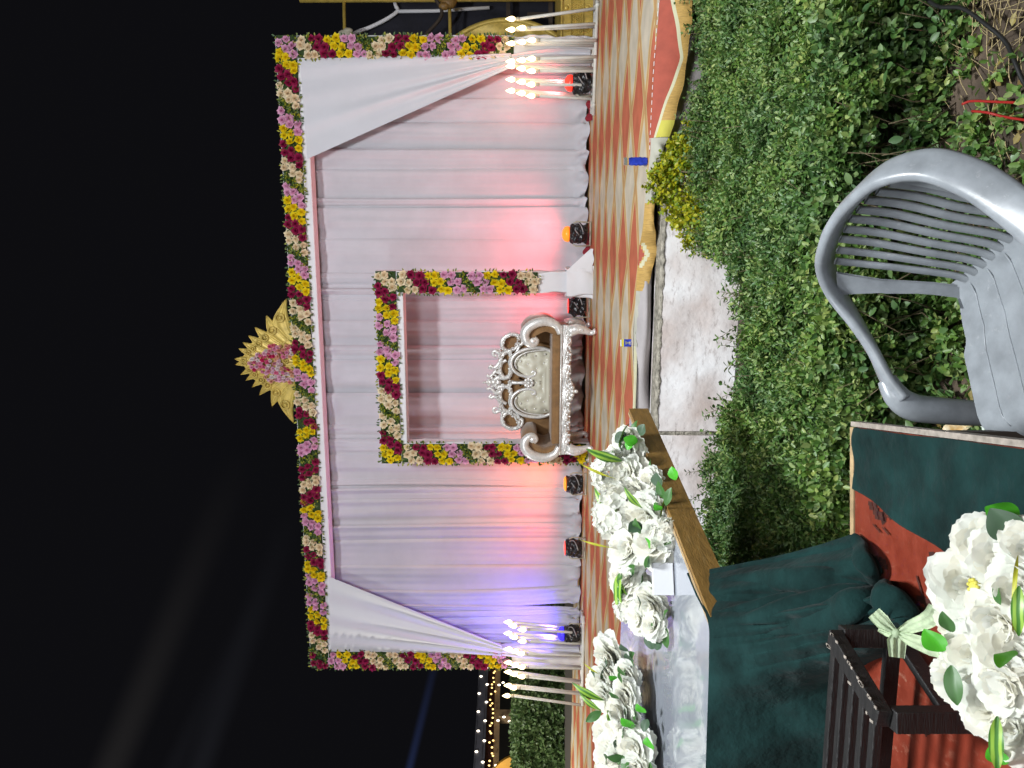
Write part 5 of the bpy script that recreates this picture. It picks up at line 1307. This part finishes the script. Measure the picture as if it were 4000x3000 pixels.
def slab(path, w0, w1, th, name, lat=Vector((1, 0, 0))):
    P = catmull(path, 6); m_ = len(P); g = MB()
    for i in range(m_):
        f = i / (m_ - 1); w = w0 + (w1 - w0) * f; t = (P[min(m_ - 1, i + 1)] - P[max(0, i - 1)]).normalized(); n = t.cross(lat).normalized()
        for a, b_ in ((-w, -th * .3), (-w * .6, th), (w * .6, th), (w, -th * .3), (w * .6, -th), (-w * .6, -th)): g.v.append(P[i] + lat * a + n * b_)
    for i in range(m_ - 1):
        for q in range(6): g.face((i * 6 + q, i * 6 + (q + 1) % 6, (i + 1) * 6 + (q + 1) % 6, (i + 1) * 6 + q))
    g.face(range(6)); g.face([(m_ - 1) * 6 + q for q in range(6)]); return g.build(name, MC, ch)
for k in range(9):
    x = -.152 + .038 * k; z, y = rimz(x); xb = x * .92
    slab([(x, y + .004, z - .012), (x * .985, y + .016, z - .10), (xb, .35 * y - .120, .58), (xb, -.186, .47), (xb, -.166, .425)], .0138, .0125, .0055, "slat")
for sg in (-1, 1):
    z, y = rimz(.212)
    def sp(u, v):
        x0 = .178 - .012 * v; x1 = interp(v, [0, .1, .3, .6, 1], [.252, .235, .205, .190, .186]); x = (x0 + (x1 - x0) * u) * sg
        zz = interp(v, [0, 1], [z + .012 - .03 * u, .425]); yy = interp(v, [0, .35, .75, 1], [y - .004, -.19, -.178, -.165]) + .02 * u
        return (x, yy, zz)
    g = MB(); g.grid(sp, 8, 20); g.grid(lambda u, v: tuple(Vector(sp(u, v)) + Vector((0, -.006, 0))), 8, 20); g.build("side_panel", MC, ch)
def seatf(u, v):
    x = (2 * u - 1); yy = -.185 + .415 * v
    hw = interp(v, [0, .25, .36, .42, .8, 1], [.185, .205, .208, .232, .242, .225]); fz = .425 - .012 * math.cos(x * 1.4) * (1 - (2 * v - 1) ** 2) + (.012 * (x * x) ** 2)
    if v > .86: k = (v - .86) / .14; fz -= .045 * k * k; yy -= .010 * k * k
    if v < .1: fz += .02 * (1 - v / .1)
    return (hw * x, yy + .018 * (1 - x * x) * v, fz)
g = MB(); g.grid(seatf, 40, 40)
g.grid(lambda u, v: tuple(Vector(seatf(u, v)) + Vector((0, 0, -.010))), 20, 20); g.build("seat", MC, ch)
for x in (-.165, -.09, -.015, .06, .135, .19) if False else (-.17, -.085, 0, .085, .17):
    g = MB(); pts = [Vector(seatf((x / .24 + 1) / 2, v)) + Vector((0, 0, .0008)) for v in np.linspace(.06, .93, 14)]; g.tube(pts, .0022, 6); g.build("seat_rib", MC, ch)
def seat_skirt(u, v):
    # rounded rim round the seat's front and sides
    a = u * 3; 
    if a < 1: q = Vector(seatf(0, .42 + .56 * a)); n = Vector((-1, 0, 0))
    elif a < 2: q = Vector(seatf(a - 1, 1)); n = Vector((0, 1, 0))
    else: q = Vector(seatf(1, .98 - .56 * (a - 2))); n = Vector((1, 0, 0))
    return q + n * .006 * math.sin(v * PI) + Vector((0, 0, -.045 * v))
g = MB(); g.grid(seat_skirt, 60, 6); g.build("seat_skirt", MC, ch)
for sg in (-1, 1):
    # front leg: a wide rounded post that carries the arm
    P_ = catmull([(.3215 * sg, .016, .602), (.3265 * sg, .058, .584), (.331 * sg, .086, .552), (.335 * sg, .098, .48), (.345 * sg, .112, .22), (.357 * sg, .13, .0)], 8)
    g = MB(); g.tube(P_, [.026, .034, .037, .036, .031, .025], 16, flat=.82, ref=(1, 0, 0)); g.build("front_leg", MC, ch)
    def lb(u, v):
        z = .44 * (1 - v); a = u * 2; w = .05 - .015 * v; x0, y0 = .19 + .05 * v, -.17 - .06 * v
        p = (x0 - w * (1 - a), y0, z) if a <= 1 else (x0, y0 + w * (a - 1), z)
        return (p[0] * sg, p[1], p[2])
    g = MB(); g.grid(lb, 10, 12); g.grid(lambda u, v: tuple(Vector(lb(u, v)) + Vector((-.004 * sg, .004, 0))), 10, 12); g.build("rear_leg", MC, ch)
stk_m = mat("sticker", (0.50, 0.72, 0.74), 0.3); stk_b = mat("sticker_print", (0.03, 0.12, 0.30), 0.3)
sti = [i for i in range(m_r) if .045 < rimP[i].x < .095]
def stf(u, v, lo=-.016, hi=.012, off=.0016):
    x = sti[0] + (sti[-1] - sti[0]) * u; i = int(x); i2 = min(m_r - 1, i + 1); f = x - i
    def pt(j):
        c, A1, B1 = rimF[j]; a = lo + (hi - lo) * v * (1 - .35 * abs(math.sin(u * 7))); return c + A1 * a + B1 * (.0185 * max(.0, 1 - (abs(a) / .039) ** 3.2) ** .45 + off)
    return pt(i).lerp(pt(i2), f)
g = MB(); g.grid(stf, 10, 6); g.build("torn_sticker", stk_m, ch)
g = MB(); g.grid(lambda u, v: stf(.15 + .6 * u, v, -.012, -.003, .0024), 8, 3); g.build("sticker_print", stk_b, ch)

# ------------------------------------------------------------------ litter and wires on the soil
g = MB()
def crump(u, v): return (-.06 + .12 * u + .008 * math.sin(v * 9), -.03 + .06 * v, .03 + .03 * math.sin(u * 8 + v * 3) * math.sin(v * 5 + 1) + .04 * v)
wr = thing("snack_wrapper", "crumpled orange snack wrapper lying on the soil between chair and red board", "wrapper", at(1645, 3790, 2.30) + Vector((0, 0, 0)), 0)
wr.location.z = .03
wr.location = Vector((at(1652, 3790, 2.42).x, 2.42, .085))
g.grid(crump, 14, 10); g.build("foil_sheet", M['wrapper'], wr)
pa_ = thing("crumpled_paper", "crumpled pale paper beside the orange wrapper on the soil", "paper", (at(1655, 3870, 2.30).x, 2.30, .09), 0)
g = MB(); g.grid(lambda u, v: ((.052 + .01 * math.sin(u * 19)) * math.sin(v * PI) * math.cos(2 * PI * u), (.04 + .008 * math.sin(u * 25 + v * 9)) * math.sin(v * PI) * math.sin(2 * PI * u), -.04 * math.cos(v * PI) + .006 * math.sin(u * 30)), 18, 9, closed_u=True); g.build("paper_ball", M['paper'], pa_)
def wire(lab, pts, rad, m, cat="cable"):
    g = MB(); g.tube(catmull(pts, 8), rad, 8); o = g.build("cable", M[m]); return tag(o, lab, cat)
def gz(yi, V, z=.04): return onz(yi, V, z)
wire("black cable curving over the soil at the hedge's foot", [gz(-60, 3560, .16), gz(20, 3660, .15), gz(30, 3760, .13), gz(90, 3850, .11), gz(160, 3930, .09), gz(240, 3968, .09), gz(330, 4010, .08), gz(420, 4100, .07)], .0065, 'cable_black')
wire("red wire loop, upper one of the two on the soil", [gz(405, 3762, .15), gz(393, 3800, .14), gz(396, 3900, .12), gz(402, 4060, .10)], .004, 'cable_red')
wire("red wire loop, lower one of the two on the soil", [gz(432, 3800, .14), gz(438, 3860, .13), gz(455, 3930, .11), gz(475, 4060, .10)], .004, 'cable_red')

# ------------------------------------------------------------------ planting
def noise2(x, y, s=1.0): return (math.sin(x * 2.1 * s + 1.3 * math.sin(y * 1.7 * s)) + math.sin(y * 2.9 * s + 1.1 * math.sin(x * 2.3 * s + 2)) + math.sin((x + y) * 4.3 * s + .7)) / 3
FX = [-2, -.8, -.435, -.26, -.12, 0, .12, .24, .37, .48, .67, .80, 1.015, 1.38, 1.71, 2.02, 2.55, 4]
FD = [4.4, 4.4, 4.35, 3.92, 3.70, 3.5, 3.53, 3.57, 3.74, 3.61, 4.02, 4.35, 4.35, 4.55, 4.62, 4.62, 4.95, 5.2]
def hfar(x): return interp(x, FX, FD)
def hnear(x): return 2.62 + .10 * noise2(x, .4, 1.6)
def htop(x, y): return .47 + .055 * noise2(x, y, 1.3) + .06 * noise2(x + 7, y - 3, 3.6) + .04 * noise2(x, y + 5, 8.0)
def sprigs(P, G, nl, ln, wd, name, m, parent, spacing=.016, stems=True, ln_var=.25):
    """P foot of each shoot, G its direction; nl leaves in opposite pairs up each shoot"""
    P = np.asarray(P); G = np.asarray(G); G = G / np.linalg.norm(G, axis=1, keepdims=True); k = len(P)
    ref = rng.normal(size=(k, 3)); A = np.cross(G, ref); A /= np.linalg.norm(A, axis=1, keepdims=True); B = np.cross(G, A)
    bp, bd, bn, bl, bw = [], [], [], [], []
    for j in range(nl):
        ang = (j // 2) * (PI / 2) + (j % 2) * PI + rng.normal(scale=.3, size=k)
        o = A * np.cos(ang)[:, None] + B * np.sin(ang)[:, None]
        up = .55 + .6 * (j // 2) / max(1, nl // 2)
        d = o + G * up + rng.normal(scale=.18, size=(k, 3))
        bp.append(P + G * spacing * (1 + j // 2) + rng.normal(scale=.003, size=(k, 3))); bd.append(d); bn.append(G + .3 * rng.normal(size=(k, 3)))
        f = (1 - .35 * (j // 2) / max(1, nl // 2)) * (1 + rng.uniform(-ln_var, ln_var, k)); bl.append(ln * f); bw.append(wd * f)
    return leaf_cloud(name, np.concatenate(bp), np.concatenate(bd), np.concatenate(bn), np.concatenate(bl), np.concatenate(bw), m, parent)
def hedge_points(n, xr, band, zfun, cond=lambda x, y: True):
    out = []
    while len(out) < n:
        x = random.uniform(*xr); t = random.random(); a, b = band(x); y = a + (b - a) * t
        if cond(x, y): out.append((x, y, zfun(x, y)))
    return np.array(out)
def tbl_side(y): return C_B.x + (C_A.x - C_B.x) * (y - C_B.y) / (C_A.y - C_B.y)
def ok(x, y):
    if x < max(-1.4, tbl_side(y) - 1.3): return False
    return True
def hedge(lab, xr, ntop, nface, ninner, seed):
    random.seed(seed)
    h = thing("box_hedge", lab, "hedge", (0, 0, 0), 0)
    P1 = hedge_points(int(ntop * 1.35), xr, lambda x: (hnear(x) + .0, hfar(x)), lambda x, y: htop(x, y) - abs(random.gauss(0, .05)) - .05 - .10 * max(0, 1 - (y - hnear(x)) / .22) ** 2, ok)
    G1 = rng.normal(scale=.55, size=(len(P1), 3)); G1[:, 2] = 1.0; G1[:, 1] -= .15
    sprigs(P1, G1, 8, .031, .0068, "foliage", M['leaf_hedge'], h)
    P2 = hedge_points(nface, xr, lambda x: (hnear(x) - .02, hnear(x) + .12), lambda x, y: random.uniform(.02, .46), ok)
    keep = np.array([noise2(p[0] * 1.5, p[2] * 3.2, 1.9) > -.06 + random.uniform(-.2, .2) for p in P2]); P2 = P2[keep]
    P2[:, 1] += .10 * (1 - P2[:, 2] / .5) * np.array([noise2(p[0], p[2] * 2, 2.2) for p in P2]) + .04
    G2 = rng.normal(scale=.5, size=(len(P2), 3)); G2[:, 1] -= .55; G2[:, 2] += .5
    sprigs(P2, G2, 6, .035, .0098, "front_foliage", M['leaf_hedge'], h, .02)
    P3 = hedge_points(ninner, xr, lambda x: (hnear(x) + .05, hfar(x) - .03), lambda x, y: random.uniform(.08, .38), ok)
    G3 = rng.normal(size=(len(P3), 3)); sprigs(P3, G3, 6, .034, .010, "inner_foliage", M['leaf_hedge'], h, .02)
    # twigs
    g = MB()
    for i in range(int((xr[1] - xr[0]) * 90)):
        x = random.uniform(*xr); y = random.uniform(hnear(x) - .01, hfar(x) - .05)
        if i % 2 == 0: y = hnear(x) + random.uniform(-.04, .15)
        if not ok(x, y): continue
        a = Vector((x, y, .03)); b = a + Vector((random.gauss(0, .08), random.gauss(-.03, .06), random.uniform(.2, .40))); c = (a + b) / 2 + Vector((random.gauss(0, .03), random.gauss(0, .03), 0))
        g.tube([a, c, b], [.003, .0022, .0012], 5)
    tag(g.build("twigs", M['twig'], h), kind='stuff')
    # long whippy shoots over the top and the far edge
    g = MB(); SP, SG = [], []
    for i in range(int((xr[1] - xr[0]) * 62)):
        x = random.uniform(*xr); y = hfar(x) - random.uniform(-.02, .35) if i % 3 else random.uniform(hnear(x), hfar(x))
        if not ok(x, y): continue
        z = htop(x, y) - .06; d = Vector((random.gauss(0, .35), random.gauss(.25, .3), 1)).normalized(); l = random.uniform(.07, .17)
        g.tube([(x, y, z), Vector((x, y, z)) + d * l], [.0022, .0012], 4)
        for q in range(5): SP.append(Vector((x, y, z)) + d * l * (.35 + .16 * q)); SG.append(d)
    tag(g.build("long_shoots", M['twig'], h), kind='stuff')
    if SP: sprigs([tuple(p) for p in SP], [tuple(p) for p in SG], 2, .028, .0065, "shoot_leaves", M['leaf_hedge'], h, .004)
    return h
h_r = hedge("leafy green hedge in front of the carpet's draped scallops, beyond the chair", (.62, 2.95), 10500, 3000, 2200, 2)
h_m = hedge("leafy green hedge in front of the whitewashed wall, between chair and counter", (-1.4, .62), 7200, 2700, 2000, 4)
# the leaves that stand out one by one along the hedge's foot
lm_ = MB()
def lfn(u, v): x = 2 * u - 1; w = .30 * math.sin(min(1, v * .95 + .03) * PI) ** .7; return (x * w, v, .12 * abs(x) * w * 2 - .1 * v * v)
lm_.grid(lfn, 2, 4); one_leaf = lm_.mesh("leaf", leafmat("single_hedge_leaf", [(0.04, 0.10, 0.03), (0.08, 0.16, 0.045), (0.12, 0.20, 0.06), (0.055, 0.13, 0.045)], perobject=True))
random.seed(77)
for i in range(260):
    x = random.uniform(-.5, 1.75); hh = h_r if x > .62 else h_m
    y = hnear(x) - random.uniform(.0, .10); z = random.uniform(.05, .44)
    if not ok(x, y): continue
    o = link("leaf", one_leaf, hh, (x, y, z), None, random.uniform(.030, .044)); orient(o, (random.gauss(0, .7), random.gauss(-.5, .4), random.gauss(.25, .5)), roll=random.uniform(-.8, .8))
# low growth, dry leaves and straw on the soil before the hedge
lo_ = thing("ground_weeds", "low leafy weeds with dry straw on bare soil at the hedge's foot", "weeds", (0, 0, 0), 0); lo_['kind'] = 'stuff'
P = []
while len(P) < 1000:
    x = random.uniform(-.5, 2.2); y = random.uniform(1.9, 2.75)
    if noise2(x * 2, y * 2, 1.4) < -.05 and random.random() < .8: continue
    if x > .85 and y < 2.45 and random.random() < .82: continue
    P.append((x, y, .02 + random.uniform(0, .07)))
G = rng.normal(scale=.6, size=(len(P), 3)); G[:, 2] = 1
sprigs(P, G, 6, .036, .0105, "weed_leaves", M['leaf_hedge'], lo_, .016)
k = 260; P = np.column_stack([rng.uniform(-.4, 2.3, k), rng.uniform(1.9, 2.8, k), np.full(k, .045)]); D = rng.normal(size=(k, 3)); D[:, 2] *= .1
leaf_cloud("dry_leaves", P, D, np.tile([0, 0, 1.], (k, 1)) + .4 * rng.normal(size=(k, 3)), rng.uniform(.03, .05, k), rng.uniform(.008, .015, k), M['leaf_dead'], lo_)
g = MB()
for i in range(520):
    x = 1.05 + abs(random.gauss(0, .45)) if i % 4 else random.uniform(.2, 1.6); y = random.uniform(1.95, 2.62); a = random.gauss(.4, .7); l = random.uniform(.06, .2)
    p = Vector((x, y, .045 + random.uniform(0, .02))); q = p + Vector((math.cos(a) * l, math.sin(a) * l, random.uniform(-.005, .04))); g.tube([p, (p + q) / 2 + Vector((0, 0, .006)), q], .0016, 3, caps=False)
tag(g.build("straw", M['straw'], lo_), kind='stuff')

# golden shrub by the wall
gs = thing("golden_shrub", "golden yellow leaved shrub in front of the draped carpet", "shrub", (1.22, 4.72, 0), 0)
random.seed(9); P, G = [], []; g = MB()
for i in range(900):
    a = random.uniform(0, 2 * PI); rr = math.sqrt(random.random()); x = rr * math.cos(a) * .40; y = rr * math.sin(a) * .22
    top = .57 + .13 * noise2(x * 5, y * 6) - .20 * rr ** 3
    z = top - abs(random.gauss(0, .12)); P.append((x, y, z)); G.append((x * 1.6 + random.gauss(0, .4), y * 1.2 - .3 + random.gauss(0, .4), .8))
sprigs(P, G, 8, .034, .0115, "foliage", M['leaf_gold'], gs, .014)
for i in range(46):
    a = random.uniform(0, 2 * PI); x, y = random.uniform(0, .3) * math.cos(a), random.uniform(0, .18) * math.sin(a); g.tube([(x * .3, y * .3, 0), (x * .8, y * .8, .28), (x * 1.1, y * 1.1, .52)], [.007, .005, .002], 5)
g.build("stems", M['twig'], gs)

# clipped far hedge
fh = thing("clipped_hedge", "clipped flat topped hedge behind the stage before the lit pavilion", "hedge", (0, 0, 0), 0)
n = 15000; x = rng.uniform(-9.5, -3.6, n); front = rng.random(n) < .72
y = np.where(front, 12.9 + .10 * rng.normal(size=n), rng.uniform(12.9, 13.9, n)); z = np.where(front, rng.uniform(.35, 1.42, n), 1.42 + .03 * rng.normal(size=n) - .02)
y += .12 * np.sin(x * 3.1) * np.sin(z * 4.3); G = rng.normal(scale=.8, size=(n, 3)); G[:, 1] -= np.where(front, .9, .1); G[:, 2] += .5
sprigs(np.column_stack([x, y, z]), G, 4, .075, .022, "foliage", M['leaf_far'], fh, .03)
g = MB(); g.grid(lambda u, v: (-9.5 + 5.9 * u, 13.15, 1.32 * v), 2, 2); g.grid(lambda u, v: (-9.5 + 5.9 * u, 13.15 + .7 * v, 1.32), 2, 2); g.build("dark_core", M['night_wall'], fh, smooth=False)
